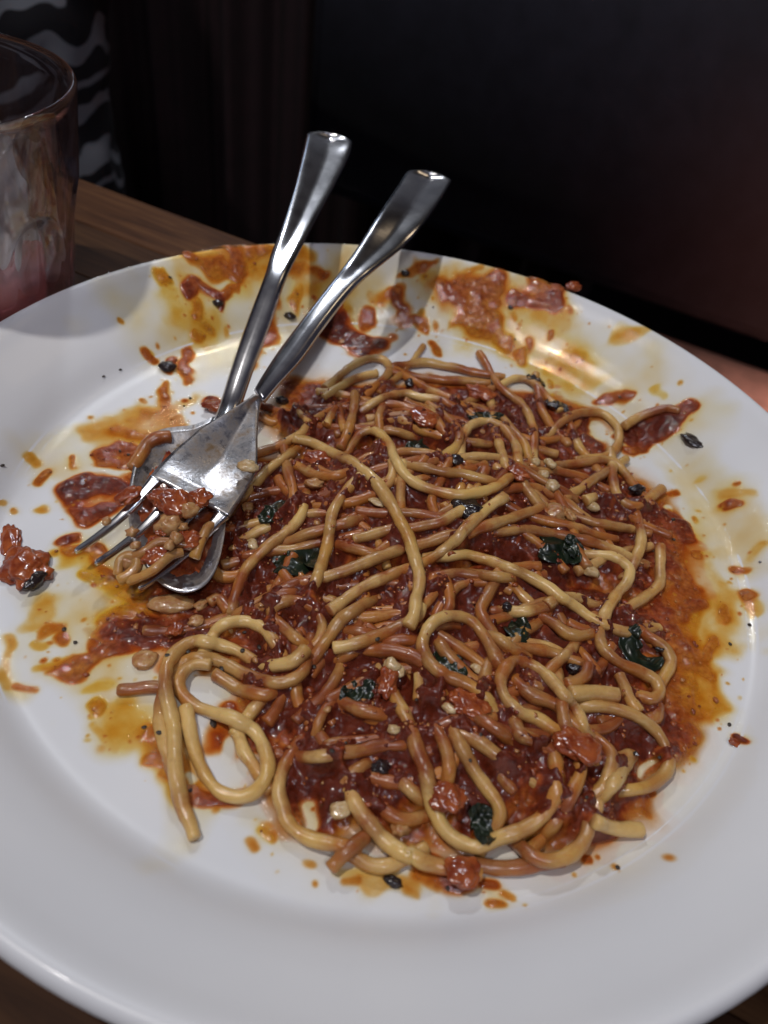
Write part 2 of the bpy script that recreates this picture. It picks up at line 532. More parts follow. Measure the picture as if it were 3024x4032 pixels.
FM *= .35 + 1.3 * np.clip((vnoise(.020, 61, 4, .6) - .3) * 1.9, 0, 1)
STR = vnoise(.005, 62, 3)
FM *= .65 + .7 * STR
TNT = np.where(AMT > FM * .8, TNT / WSUM, .16 + .35 * (vnoise(.014, 63, 3) - .35))
TNT = np.clip(TNT, 0, 1)
FM = blur(FM, 3)
B_ = blur(AMT, 3.5); AMT = np.where(POOL > .5, AMT, .45 * AMT + .55 * B_)
FILMONLY = np.clip(1 - AMT / .35, 0, 1)
AMT = np.maximum(AMT, FM)
HM = PLATE + MOUND * POOL                     # height map that the strands are laid on

# ------------------------------------------------------------------ spaghetti
# name of strand | radius factor | coat 0..1 | lift mm | path | label          (laid from the bottom of the heap to its top)

STRANDS = []
def S(spec, label, coat=.35, r=1.0, lift=0.0): STRANDS.append((spec, label, coat, r, lift))

# bottom layers first
S('A 850,1400 950,1420 1050,1450 1160,1485', 'dull short strand under the long yellow strand, above the basil leaf of the middle', .6)
S('A 600,1365 680,1330 760,1310 880,1275 1020,1240', 'strand lying level behind the downward strand left of the long yellow one', .5)
S('B 1000,1240 1100,1270 1200,1280 1290,1300', 'pale strand half sunk in the sauce below the oval garlic piece', .4)
S('B 1000,1110 1080,1085 1170,1100', 'stub of strand right above the oval garlic piece', .45)
S('B 1350,1255 1368,1350 1350,1440 1318,1520', 'upright dull strand in the red pool at the right edge of the heap', .6)
S('E 1160,60 1155,150 1110,215 1050,255', 'short curved strand sunk in the pool at far right', .65)
S('D 270,620 350,650 430,670 530,695', 'greyish strand behind the centre long strand, right of the dark herb scrap', .35)
S('D 60,830 90,740 130,660 190,600', 'thin dull strand in the sauce left of the dark herb scrap', .6, .8)
S('D 230,1165 300,1090 370,1030 430,990', 'short grey strand slanting up in the lower left of the heap', .4)
S('D 270,140 370,150 440,175', 'short dull strand under the flattened strand end at mid heap', .5)
S('D 480,250 560,215 640,200 760,212', 'dull level strand left of the tall loop', .5)
S('D 1190,170 1260,210 1330,250 1400,300', 'dull strand crossing behind the tall loop at its right', .5)
S('E 60,510 110,530 180,575', 'short pale strand in the dark hollow right of the tall loop', .3)
S('E 190,345 280,345 390,325', 'soft brownish strand in the dark hollow above the tall loop', .6)
S('E 420,400 480,435 550,480 630,500 710,490', 'strand sagging below the long slanting yellow strand at right', .4)
S('E 550,815 620,800 680,755 700,690', 'short curl above the cut wide strand at right', .45)
S('E 890,770 930,850 970,930 1015,995', 'dull strand leading down from the yellow-tipped strand', .45)
S('E 1150,960 1130,1040 1080,1055', 'small curl of strand at the right edge under the yellow tip', .55)
S('E 1060,500 1140,545 1200,600 1225,680 1190,755', 'pinkish strand curving round the green leaf at far right', .5)
S('C 900,1170 930,1260 980,1330 1025,1395', 'strand seen through the fat loop at lower left', .4)
S('C 950,1035 1000,970 1060,910 1120,870', 'short pale strand between the fat loop and the red sauce', .25)
S('C 860,830 950,870 1060,890 1140,860', 'dull strand just under the double bend at lower left', .5)
S('C 700,290 760,260 830,330', 'stub of orange strand by the foot of the left strand', .6)
S('F 420,395 480,425 550,425 620,395', 'greyish strand at the front edge of the heap, left part', .4)
S('F 920,425 1000,432 1080,430 1170,415', 'dull strand at the front edge of the heap under the curved hook', .5)
S('D 480,1290 560,1345 660,1375 790,1350', 'brownish strand behind the front left strand', .6)
S('D 640,1130 700,1180 760,1240', 'pale grey strand deep in the heap left of the long centre strand', .3)
S('F 1310,70 1280,160 1230,240 1180,300', 'strand running down behind the big front hook', .45)
S('F 1370,90 1400,170 1380,240', 'dull strand going down at the front right of the heap', .5)
S('A 60,1380 35,1480 50,1550 100,1600 170,1612 250,1590 310,1555', 'small hooked strand touching the spoon at the left of the heap', .4)
S('A 1150,640 1150,560 1170,500', 'short upright strand behind the rounded arch', .55)
S('A 1180,660 1270,665 1350,690', 'dark strand behind the rounded arch, near the dark leaf', .6)
S('A 650,910 740,950 850,960 950,930', 'strand under the red lump near the fork neck', .5)
S('A 380,560 450,600 520,580', 'purplish strand end beside the fork neck', .5)
S('A 440,510 500,530 600,545', 'thin dull strand just right of the fork neck', .6, .8)
S('A 780,440 860,390 950,340 1050,300 1130,285', 'cut strand pointing left at the top of the heap', .3)
S('A 900,290 960,240 1050,195 1150,185 1205,215 1215,270 1180,320 1120,370 1060,425', 'strand curling over at the top left of the heap', .3)
S('A 1150,410 1230,340 1300,280 1370,200 1435,105', 'thin strand sticking up past the top of the heap', .5, .8)
S('A 1360,222 1460,210 1560,230 B 166,250 250,270 335,285', 'long level strand along the top edge of the heap', .5)
S('A 1340,292 1440,310 1560,330 B 170,330 235,335', 'second level strand just below the top edge', .5)
S('A 1370,330 1450,380 1540,420 B 130,450 210,510', 'sauced strand slanting right in the upper heap', .7)
S('B 470,350 540,318 610,320 680,360 740,425', 'pale arch at the top right next to the dark leaf scrap', .35)
S('B 380,270 440,365 520,430 595,495 645,590 665,690 665,780', 'long reddish strand curving down the upper right of the heap', .65)
S('B 700,430 720,520 760,600 800,650', 'reddish short strand between the leaf scrap and the round loop', .7)
S('B 930,690 960,760 1010,825', 'short pale strand left inside of the round loop', .4)
S('B 800,650 860,592 950,550 1050,535 1130,552 1200,610 1225,690 1200,775 1140,825 1070,838', 'round open loop at the upper right over clean porcelain', .35)
S('B 1255,625 1340,575 1430,535 1520,512 1615,528', 'sauced strand pointing right up the rim at upper right', .55, 1.05)
S('B 930,872 1020,860 1120,850 1200,872 1262,932 1310,1000 1345,1040', 'long strand bending down to the hook at right', .5)
S('B 935,1062 1010,1010 1080,960 1155,915', 'straight piece slanting up to the hook at right', .3)
S('B 1180,925 1190,1010 1215,1085 1275,1138 1340,1150 1388,1120', 'fat hook of spaghetti at the right end of the heap', .35, 1.05)
S('B 110,700 60,640 20,560', 'short pale strand behind the bent strand at top middle', .3)
S('B 390,520 400,610 425,700 455,790 490,905', 'strand dropping straight down inside the upper right arches', .4)
S('B 480,600 550,680 605,750 640,850', 'outer strand of the upper right arches', .5)
S('B 190,790 195,710 240,635 320,600 400,602 465,635 515,695 548,765 570,890', 'tall arch in the upper right, leaning on the crumbs', .3)
S('B 85,565 150,620 182,690 160,760 100,812 30,855 -50,880', 'bent yellowish strand at top middle of the heap', .25)
S('A 1030,530 1120,472 1220,432 1330,415 1420,440 1520,452 1620,490 B 200,535', 'ochre strand running along the upper heap to the right', .35)
S('A 890,500 905,600 930,660', 'thin strand behind the upright cut strand near the top left', .4, .85)
S('A 990,420 985,500 962,600 932,700 895,772', 'upright cut strand near the top left of the heap', .3)
S('A 770,565 700,612 640,680 560,720 480,765 410,785', 'mauve strand reaching toward the fork neck', .4)
S('A 595,490 645,560 690,600', 'thin stub sticking up near the fork neck', .35, .75)
S('A 800,620 840,560 870,500', 'short upright stub left of the upright cut strand', .4, .9)
S('A 1350,890 1450,900 1550,922 B 157,930 250,950 330,972 430,1005', 'upper of the two parallel strands right of the rounded arch', .35)
S('A 990,725 1020,680 1080,655 1140,668 1200,720 1235,790 1262,860 1305,925 1370,990 1450,1030 1550,1060 B 157,1080 250,1072 350,1050 440,1012 530,945', 'long strand with a rounded arch that sweeps right across the upper heap', .28)
S('A 545,870 562,960 588,1060 592,1150 570,1200', 'short strand bending down right of the fork', .4)
S('A 595,790 505,855 420,920 340,1000 270,1078 215,1145', 'straight strand slanting down toward the fork tines', .25)
S('A 985,1362 1060,1350 1160,1322 1260,1295 1360,1292 1460,1275 1560,1250 1640,1205 B 200,1175', 'cut strand pointing left under the long yellow strand', .25)
S('A 560,1670 700,1640 800,1612 900,1580 1000,1542 1100,1500 1200,1462 1330,1425 1450,1392 1600,1345 B 200,1340 310,1300 450,1250 600,1200 680,1175', 'long lower strand crossing the whole middle of the heap', .45)
S('C 840,390 900,352 980,305 1080,250 1180,195 1300,150', 'reddish strand slanting up from the left loops', .65, .85)
S('C 990,330 1080,300 1150,240 1250,220 1330,215', 'second reddish strand slanting up from the left loops', .7, .85)
S('A 660,1130 640,1210 580,1290 500,1352 420,1412 340,1485 278,1565 C 900,170 868,260 850,345', 'long strand bowing down at the left of the heap', .3)
S('S 1300,2405 1372,2350 1451,2300 1540,2262 1620,2235 1705,2195 1780,2135 1850,2065 1920,2003 1990,1955', 'long sauced strand slanting up under the yellow one to a torn tip', .35, 1.05)
S('A 1030,955 970,1020 900,1100 852,1180 830,1280 815,1380 790,1480 755,1590 720,1680 C 1385,180 1350,262', 'strand hanging down from the middle of the long yellow strand', .28)
S('E 0,110 100,122 220,132', 'dull strand just beneath the left end of the slanting yellow strand', .4)
S('B 1100,1470 1190,1480 1270,1530 E 968,75 950,145 900,205 850,275 805,350 785,410', 'bent strand with a shiny elbow at the right', .3)
S('E 760,500 785,580 840,640 910,692 990,722 1070,762 1130,802 1152,870 1110,915 1045,900', 'strand with a thick yellow end at the right edge', .3)
S('B 90,1475 220,1465 320,1490 430,1530 540,1572 650,1622 E 428,187 520,255 620,325 720,392 820,442 920,478 1010,470', 'long slanting yellow strand running right down to the green leaf', .18)
S('E 570,885 680,880 780,880 880,890', 'wide strand with a square cut end at right', .3, 1.2)
S('E 640,962 740,960 840,970 940,1000 1032,1042 1112,1102 1172,1182 1210,1272 1208,1360 1160,1432 1080,1482 985,1502 890,1510', 'wide arc sweeping round the orange pool at lower right', .3)
S('E 210,800 320,890 420,930 500,970 560,1040 620,1100 690,1160', 'strand slanting through the lower right loop', .35)
S('E 210,1075 235,1140 320,1185 410,1230 475,1300 490,1400 475,1500 420,1580', 'strand bending down behind the lower right tangle', .5)
S('E 500,860 560,1170 620,1270 642,1370 620,1460 580,1540 525,1650', 'strand running down the lower right tangle to the front', .5)
S('E 770,1190 830,1250 842,1330 822,1420 780,1490 715,1535', 'thick sauced bend in the lower right tangle', .55)
S('E 905,1395 865,1460 800,1525', 'short strand end beside the wide arc at lower right', .35)
S('C 1659,1262 1500,1300 1380,1312 1280,1300', 'level strand joining the upright curve at lower left', .45)
S('D 0,965 150,950 300,930 450,902 600,888 700,870', 'level sauced strand crossing left of the long centre strand', .6)
S('D 850,770 902,860 932,960 942,1060 928,1165', 'sauced strand just right of the long centre strand', .5)
S('D 970,790 1010,880 1060,980 1122,1080 1192,1170 1250,1250 1275,1340 1240,1420 1200,1475', 'strand with a black speck running to the dark herb at the front', .4)
S('D 1080,840 1170,890 1250,950 1330,1012 1410,1070 1490,1120 1545,1155', 'clean straight strand slanting right in the lower heap', .2, 1.05)
S('D 1150,720 1220,760 1290,810 1345,865', 'short mauve strand above the clean slanting one', .45)
S('D 745,420 752,500 740,590', 'short upright mauve strand under the pale garlic tip', .45, .95)
S('D 230,320 300,285 380,268 480,265 580,272 680,300 760,342 830,395 868,450 885,540 925,615', 'sauce-coated arch over the lower heap', .8, 1.1)
S('C 1120,1380 1080,1300', 'tiny strand stub by the fat loop', .4)
S('F 320,430 370,372 420,330 455,305', 'short thick end poking out at the front left', .35, 1.05)
S('D 300,1180 330,1260 380,1340 450,1430 520,1510 600,1570 700,1620 F 620,360 690,405 760,430 835,440', 'long curved strand along the front of the heap to the red lump', .35, 1.1)
S('C 1235,1285 1190,1360 1160,1450 1158,1550 1190,1640 F 132,240 182,290 260,322 345,338', 'upright curve at lower left beside the white porcelain gap', .35)
S('D 1290,400 1240,300 1190,200 1130,122 1060,62 960,40 870,68 805,125 778,195 775,262 805,330 860,385 930,432 1010,472 1090,512 1160,562 1205,620', 'tall loop in the middle of the lower heap', .3)
S('E 660,1110 620,1010 560,930 500,860 440,790 370,730 300,685 220,672 160,705 118,780 130,870 180,952 250,1012 340,1035 420,1082 500,1135', 'narrow loop at lower right, lying across its neighbours', .3)
S('F 1080,335 1130,382 1200,402 1280,385 1332,340 1362,280 1372,200', 'curved hook at the front right of the heap', .35, 1.05)
S('F 1385,235 1450,262 1520,272 1585,278', 'blunt strand end pointing right on the front rim', .2, 1.05)
S('C 720,520 760,462 830,422 920,410 1010,430 1080,480 1132,545 1165,610', 'small arch behind the double bend at lower left', .22)
S('C 1335,570 1270,520 1190,452 1132,385 1120,325 1180,280 1270,278 1360,310 1422,372 1442,450 1425,530 1370,590', 'round loop at the upper left of the lower heap', .28)
S('D 40,350 110,245 170,160 230,80 300,22 390,-30', 'orange strand rising right from the round loop', .45)
S('S 1655,2385 1640,2430 1560,2475 1500,2500 1440,2525 1380,2540 1318,2552', 'flattened strand end left below the tip of the long yellow strand', .25)
S('C 110,850 200,852 290,842 400,842', 'short strand end pointing left over clean porcelain', .35, .95)
S('C 1340,650 1312,740 1235,798 1140,812 1030,792 920,750 830,700 720,655 620,645 530,680 470,750 420,850 388,950 385,1060 405,1160 430,1250 450,1330', 'inner strand of the double bend at lower left', .35)
S('C 700,690 610,690 540,740 500,810 530,890 610,960 720,1002 820,1030 920,1072 1000,1132 1060,1222 1085,1320 1070,1420 1020,1512 940,1560 850,1560 760,1520 690,1440 640,1340 600,1222 572,1110 550,980', 'fat loop hanging at lower left over white porcelain', .25)
S('C 1330,600 1250,670 1150,700 1050,690 960,640 880,600 800,570 720,550 640,542 560,562 490,612 442,682 420,760 422,850 440,950 460,1050 470,1150 476,1250 482,1350 492,1450 510,1550 535,1640 S 748,3245 765,3300', 'longest pale strand, bending over then hanging down the lower left', .15, 1.05)
S('D 545,500 580,570 618,640 662,712 702,800 735,900 770,1000 800,1100 822,1200 845,1300 885,1400 950,1480 1040,1535 1130,1558 1230,1515 1330,1472 1430,1432 1530,1372 1600,1282 1640,1180 E 485,1400 475,1320', 'long centre strand sweeping down into a big hook at the front', .18, 1.08)
S('A 600,705 700,732 800,782 900,832 1000,882 1080,942 1152,1032 1222,1132 1282,1242 1332,1342 1372,1450 1398,1550 1412,1650 S 1640,2370 1628,2425 1608,2465', 'long bright yellow strand arching over the middle of the heap', .05, 1.08)


R0 = 0.00162
def resample(P, step):
    d = np.r_[0, np.cumsum(np.linalg.norm(np.diff(P, axis=0), axis=1))]
    n = max(int(d[-1] / step) + 1, 4); t = np.linspace(0, d[-1], n)
    return np.stack([np.interp(t, d, P[:, k]) for k in range(P.shape[1])], 1)
def spline(P, sub=10):
    """Catmull-Rom through the points"""
    P = np.asarray(P, float); Q = np.vstack([2 * P[0] - P[1], P, 2 * P[-1] - P[-2]]); out = []
    for i in range(1, len(Q) - 2):
        p0, p1, p2, p3 = Q[i - 1:i + 3]
        for t in np.linspace(0, 1, sub, endpoint=False):
            out.append(.5 * (2 * p1 + (p2 - p0) * t + (2 * p0 - 5 * p1 + 4 * p2 - p3) * t * t + (3 * p1 - p0 - 3 * p2 + p3) * t ** 3))
    out.append(P[-1]); return np.array(out)
def smooth1(z, s):
    n = int(3 * s) + 1; x = np.arange(-n, n + 1); k = np.exp(-x * x / (2 * s * s)); k /= k.sum()
    return np.convolve(np.pad(z, n, mode='edge'), k, 'valid')
def support(xy, rad):
    """height the grid offers under a strand at xy"""
    best = np.full(len(xy), -1.0)
    for a in range(6):
        q = xy + rad * .45 * np.array([math.cos(a * 1.047), math.sin(a * 1.047)])
        best = np.maximum(best, HM[gi(q[:, 0]), gi(q[:, 1])])
    return np.maximum(best, HM[gi(xy[:, 0]), gi(xy[:, 1])])
def stamp(P, rad):
    n = int(rad / GS) + 1
    o = np.arange(-n, n + 1); ox, oy = np.meshgrid(o, o, indexing='ij'); dd = (ox ** 2 + oy ** 2) * GS * GS
    m = dd < rad * rad; top = np.sqrt(np.maximum(rad * rad - dd, 0))[m]; ox = ox[m]; oy = oy[m]
    for p in P:
        i = np.clip(gi(p[0]) + ox, 0, GN - 1); j = np.clip(gi(p[1]) + oy, 0, GN - 1)
        np.maximum.at(HM, (i, j), p[2] + top)
def tube(P, rad, sides=12, seed=0, flat=1.0):
    n = len(P); rs = np.random.RandomState(seed)
    T = np.gradient(P, axis=0); T /= np.linalg.norm(T, axis=1)[:, None] + 1e-12
    up = np.array([0, 0, 1.0]); N = []; B = []
    for t in T:
        b = np.cross(t, up); L = np.linalg.norm(b)
        b = b / L if L > 1e-3 else np.array([1.0, 0, 0]); N.append(np.cross(b, t)); B.append(b)
    N = np.array(N); B = np.array(B)
    w = 1 + .13 * smooth1(rs.randn(n), 2.4) + .08 * smooth1(rs.randn(n), .9)
    P = P + np.stack([smooth1(rs.randn(n), 2.0), smooth1(rs.randn(n), 2.0), smooth1(rs.randn(n), 2.0) * .6], 1) * rad * .16
    ex = np.ones(n)
    vs = []; ang = np.arange(sides) / sides * 2 * math.pi
    bump = 1 + .05 * np.apply_along_axis(lambda v: smooth1(v, 1.2), 0, rs.randn(n, sides))
    for i in range(n):
        rr = rad * w[i] * bump[i]
        vs.append(P[i] + (np.cos(ang) * rr)[:, None] * B[i] + (np.sin(ang) * rr * flat)[:, None] * N[i])
    V = np.array(vs).reshape(-1, 3)
    # cut ends: one small chamfer ring and a centre point
    def cap(i, sgn):
        c = P[i]; ring = c + (V[i * sides:(i + 1) * sides] - c) * .80 + T[i] * sgn * rad * .22
        return np.vstack([ring, c + T[i] * sgn * rad * (.24 + .1 * rs.rand())])
    V = np.vstack([V, cap(0, -1), cap(n - 1, 1)])
    F = [(i * sides + k, i * sides + (k + 1) % sides, (i + 1) * sides + (k + 1) % sides, (i + 1) * sides + k) for i in range(n - 1) for k in range(sides)]
    b0 = n * sides; b1 = b0 + sides + 1
    for k in range(sides):
        k2 = (k + 1) % sides
        F += [(k2, k, b0 + k, b0 + k2), (b0 + k2, b0 + k, b0 + sides),
              ((n - 1) * sides + k, (n - 1) * sides + k2, b1 + k2, b1 + k), (b1 + k, b1 + k2, b1 + sides)]
    return V, F
ZCAP = .021
FREE = ('cut', 'blunt', 'stub', 'tip', 'longest', 'pointing', 'sticking', 'poking', 'level piece', 'square', 'hanging', 'long bright')
def settle(pix, rad, lift, free=False, layer=0):
    """walk a traced strand down on to the heap; returns 3-D centreline"""
    pp = resample(spline(pix), 14.0)
    ne = 0 if free else 6
    if ne:
        d0 = pp[0] - pp[2]; d1 = pp[-1] - pp[-3]; d0 /= np.linalg.norm(d0); d1 /= np.linalg.norm(d1)
        pp = np.vstack([[pp[0] + d0 * 14 * k for k in range(ne, 0, -1)], pp, [pp[-1] + d1 * 14 * k for k in range(1, ne + 1)]])
    z = np.full(len(pp), .006)
    for it in range(7):
        q = at(pp, z); s = support(q[:, :2], rad)
        zn = s + rad * .72 + lift
        zn = np.where(zn > .017, .017 + (zn - .017) * .75, zn)
        zn = np.maximum(smooth1(zn, 3.2), smooth1(s, 1.5) * .6 + zn * .4 - rad * .2)
        zn = smooth1(zn, 2.0)
        if layer: zn = np.maximum(zn, smooth1(s, 1.3) + rad * layer)
        z = .5 * z + .5 * zn
    if ne:
        t = np.clip((np.arange(len(z)) - 0) / (ne + 5.0), 0, 1); t = np.minimum(t, t[::-1]); t = t * t * (3 - 2 * t)
        q = at(pp, z); low = PLATE[gi(q[:, 0]), gi(q[:, 1])] + rad
        z = np.maximum(low, z - (1 - t) * .0042)
    return at(pp, z)
LAID = []                                   # (path, radius, coat, label, group, seed)
# short strands sunk in the sauce, under the traced ones
cen = [(900, 1020, 300, 190), (930, 1560, 300, 200), (1050, 1300, 280, 150), (620, 1500, 60, 120)]
nf = 0; tries = 0
while tries < 6000 and nf < 70:
    c = cen[RNG.choice(4, p=[.40, .32, .24, .04])]
    p0 = at(px('V', [(c[0] + RNG.randn() * c[2] * .5, c[1] + RNG.randn() * c[3] * .5)]), .005)[0, :2]
    a = RNG.rand() * 6.28; L = .03 + .045 * RNG.rand(); n = 14; k = RNG.randn() * 30; pts = [p0]
    for i in range(n):
        a += k * L / n + RNG.randn() * .12; pts.append(pts[-1] + L / n * np.array([math.cos(a), math.sin(a)]))
    q = resample(spline(np.array(pts), 4), .0011)
    if POOL[gi(q[:, 0]), gi(q[:, 1])].min() < .8: continue
    ex = HM[gi(q[:, 0]), gi(q[:, 1])] - (PLATE + MOUND * POOL)[gi(q[:, 0]), gi(q[:, 1])]
    tries += 1
    if (ex > .0008).mean() > .38 and tries < 6000: continue
    s = support(q, R0); z = smooth1(s + R0 * .10, 4)
    P = np.c_[q, z]; stamp(P, R0); LAID.append((P, R0 * (.92 + .12 * RNG.rand()), .55, None, None, 900 + nf)); nf += 1
for k, (spec, label, coat, rf, lift) in enumerate(STRANDS):
    rad = R0 * rf
    P = settle(mixed(spec), rad, lift * .001, any(w in label for w in FREE), 0 if k < 40 else (.35 if k < len(STRANDS) - 22 else .65))
    P = resample(P, .0010)
    stamp(P, rad); LAID.append((P, rad, coat, label, 'traced', k))

# ------------------------------------------------------------------ sauce surface from the heap
RICH = '''
D 100,430 450,380 190 1.0
D 820,560 1000,640 150 1.0
D 760,400 860,480 90 .8
B 120,360 330,340 130 .9
A 660,800 820,880 110 .9
A 1350,560 1580,540 120 .9
A 230,1180 330,1300 130 1.0
A 600,400 750,300 150 .9
A 640,1060 760,1090 110 .7
E 560,1210 700,1230 130 1.0
B 560,930 680,960 90 1.0
B 760,1180 860,1280 110 .8
F 760,430 860,480 60 1.2
D 880,1220 960,1290 90 1.0
D 1300,850 1450,950 110 .7
E 250,1090 400,1150 90 .7
B 900,900 1100,960 110 .6
A 480,1200 560,1300 80 .6
C 1000,650 1330,640 50 .9
B 430,330 560,480 70 .8
A 1100,100 900,140 120 .6
A 1180,180 1260,200 60 .5
E 80,350 200,560 110 .6
D 0,900 400,900 90 .5
E 1000,260 880,340 90 .6
'''
RICHM = np.zeros_like(GX)
for a, b, r, (am,) in parse(RICH):
    w = at(np.array([a, b]), np.array([.011, .011])); s = px_size(a, None) * .93
    d = capsule_d(w[0], w[1], WX * .8, WY * .8)
    RICHM = np.maximum(RICHM, np.clip(1.2 - d / (r * s), 0, 1) * am)
lump = vnoise(.0046, 21, 3, .6); fine = vnoise(.0016, 22, 2)
HB = blur(HM, 5.5); HB = HB * .5 + blur(HM, 2.2) * .5
big = vnoise(.011, 23, 3, .6)
pulp = np.clip((lump - .48) * 6, 0, 1) * np.clip((big - .38) * 4, 0, 1)
fill = HB - .0008 + (lump - .5) * .0026 + (big - .5) * .0032 + pulp * .0012 + (fine - .5) * .0006 + RICHM * (.0013 + pulp * .0016)
film = PLATE + .00012 + np.clip(AMT - .3, 0, 1) ** 1.3 * .0010 * (.3 + 1.4 * vnoise(.0030, 31, 3)) + np.clip(AMT - .5, 0, 1) * (fine - .45) * .0006
SZ = np.where(POOL > .05, np.maximum(film, fill * POOL + film * (1 - POOL)), film)
NEARP = np.clip(blur(POOL, 26) * 2.4, 0, 1) * (.35 + .9 * vnoise(.012, 66, 4, .6)) * .30
AMT = np.maximum(AMT, np.where(GR < .93 * R, NEARP, 0))
q_ = np.clip((AMT - .42) / .5, 0, 1); COVER = np.maximum(q_ * q_ * (3 - 2 * q_) * (.30 + .62 * np.clip(TNT, 0, 1)), POOL)
A_ = np.clip(AMT * (.75 + .5 * vnoise(.0032, 67, 3)), 0, 1.3) ** 1.3; T_ = np.clip(TNT, 0, 1)
FILT = np.exp(-A_[..., None] * np.stack([.10 + .5 * T_, .62 + 1.9 * T_, 3.0 + 1.8 * T_], -1) * (1 - .66 * FILMONLY[..., None]))
depth = np.clip((SZ - PLATE) / .0016, 0, 1)
tt = np.clip(TNT + (vnoise(.006, 41, 3) - .5) * .45 + (depth - .6) * .25, 0, 1)
tt = np.minimum(tt, .10 + 1.0 * np.clip((AMT - .12) / .75, 0, 1) ** 1.2 + .25 * (vnoise(.004, 42, 2) - .5))
tt = np.maximum(tt, POOL * np.clip(.80 - pulp * .42 - RICHM * .12 + (vnoise(.010, 43, 3) - .5) * .7, .38, 1))
stops = np.array([0, .15, .35, .55, .8, 1.0])
cols = np.array([(.62, .40, .06), (.62, .29, .025), (.52, .19, .022), (.42, .115, .018), (.26, .045, .011), (.11, .016, .006)])
TC = np.stack([np.interp(tt, stops, cols[:, k]) for k in range(3)], -1)
def build_sauce():
    keep = (AMT > .025) & (GR < R * .992)
    idx = -np.ones(GX.shape, int)
    q = keep[:-1, :-1] & keep[1:, :-1] & keep[:-1, 1:] & keep[1:, 1:]
    used = np.zeros_like(keep); used[:-1, :-1] |= q; used[1:, :-1] |= q; used[:-1, 1:] |= q; used[1:, 1:] |= q
    idx[used] = np.arange(used.sum())
    V = np.stack([GX[used], GY[used], SZ[used]], 1)
    i, j = np.nonzero(q)
    F = np.stack([idx[i, j], idx[i + 1, j], idx[i + 1, j + 1], idx[i, j + 1]], 1)
    me = bpy.data.meshes.new('tomato_sauce')
    me.vertices.add(len(V)); me.vertices.foreach_set('co', V.ravel())
    me.loops.add(F.size); me.loops.foreach_set('vertex_index', F.ravel())
    me.polygons.add(len(F)); me.polygons.foreach_set('loop_start', np.arange(len(F)) * 4)
    me.update(calc_edges=True); me.shade_smooth()
    a = me.attributes.new('tint', 'FLOAT_COLOR', 'POINT'); a.data.foreach_set('color', np.c_[TC[used], np.ones(len(V))].ravel())
    a = me.attributes.new('filter', 'FLOAT_COLOR', 'POINT'); a.data.foreach_set('color', np.c_[FILT[used], np.ones(len(V))].ravel())
    a = me.attributes.new('wet', 'FLOAT', 'POINT'); a.data.foreach_set('value', np.clip(AMT[used] * 4, 0, 1))
    a = me.attributes.new('cover', 'FLOAT', 'POINT'); a.data.foreach_set('value', COVER[used])
    me.materials.append(M_SAUCE)
    o = bpy.data.objects.new('tomato_sauce', me); COL.objects.link(o)
    tag(o, 'chunky red tomato sauce and orange oil pooled in the bowl and smeared up its rim', 'sauce', kind='stuff')
build_sauce()
TOP = np.maximum(HM, SZ)

def n3(p, s): return mnoise.noise(Vector(p) * s)
GROUP = 'strands of spaghetti left in the bowl'
for P, rad, coat, label, grp, seed in LAID:
    V, F = tube(P, rad, 12 if grp else 9, seed)
    V = V * 1.0; V[:, 2] += rad * .10 * np.array([mnoise.noise(Vector(v) * 700) + .6 * mnoise.noise(Vector(v) * 1500) for v in V]); V[:, 0] += rad * .09 * np.array([mnoise.noise(Vector((v[1], v[2], v[0])) * 900) for v in V])
    o = link('spaghetti_strand', V, F, M_PASTA)
    sz = SZ[gi(V[:, 0]), gi(V[:, 1])]
    wet = np.clip(1 - (V[:, 2] - sz) / (rad * 1.6), 0, 1)
    pn = np.array([n3(p, 95) for p in P]); pn = np.interp(np.linspace(0, 1, len(V)), np.linspace(0, 1, len(P)), pn)
    c = np.clip(coat + (.02 if seed < len(STRANDS) - 20 else 0) + pn * .75 + wet * .45, 0, 1.2)
    a = o.data.attributes.new('coat', 'FLOAT', 'POINT'); a.data.foreach_set('value', c.astype(np.float32))
    tag(o, label or 'short strand of spaghetti half sunk in the red sauce beneath the heap', 'spaghetti', GROUP if label else 'strands sunk in the sauce')
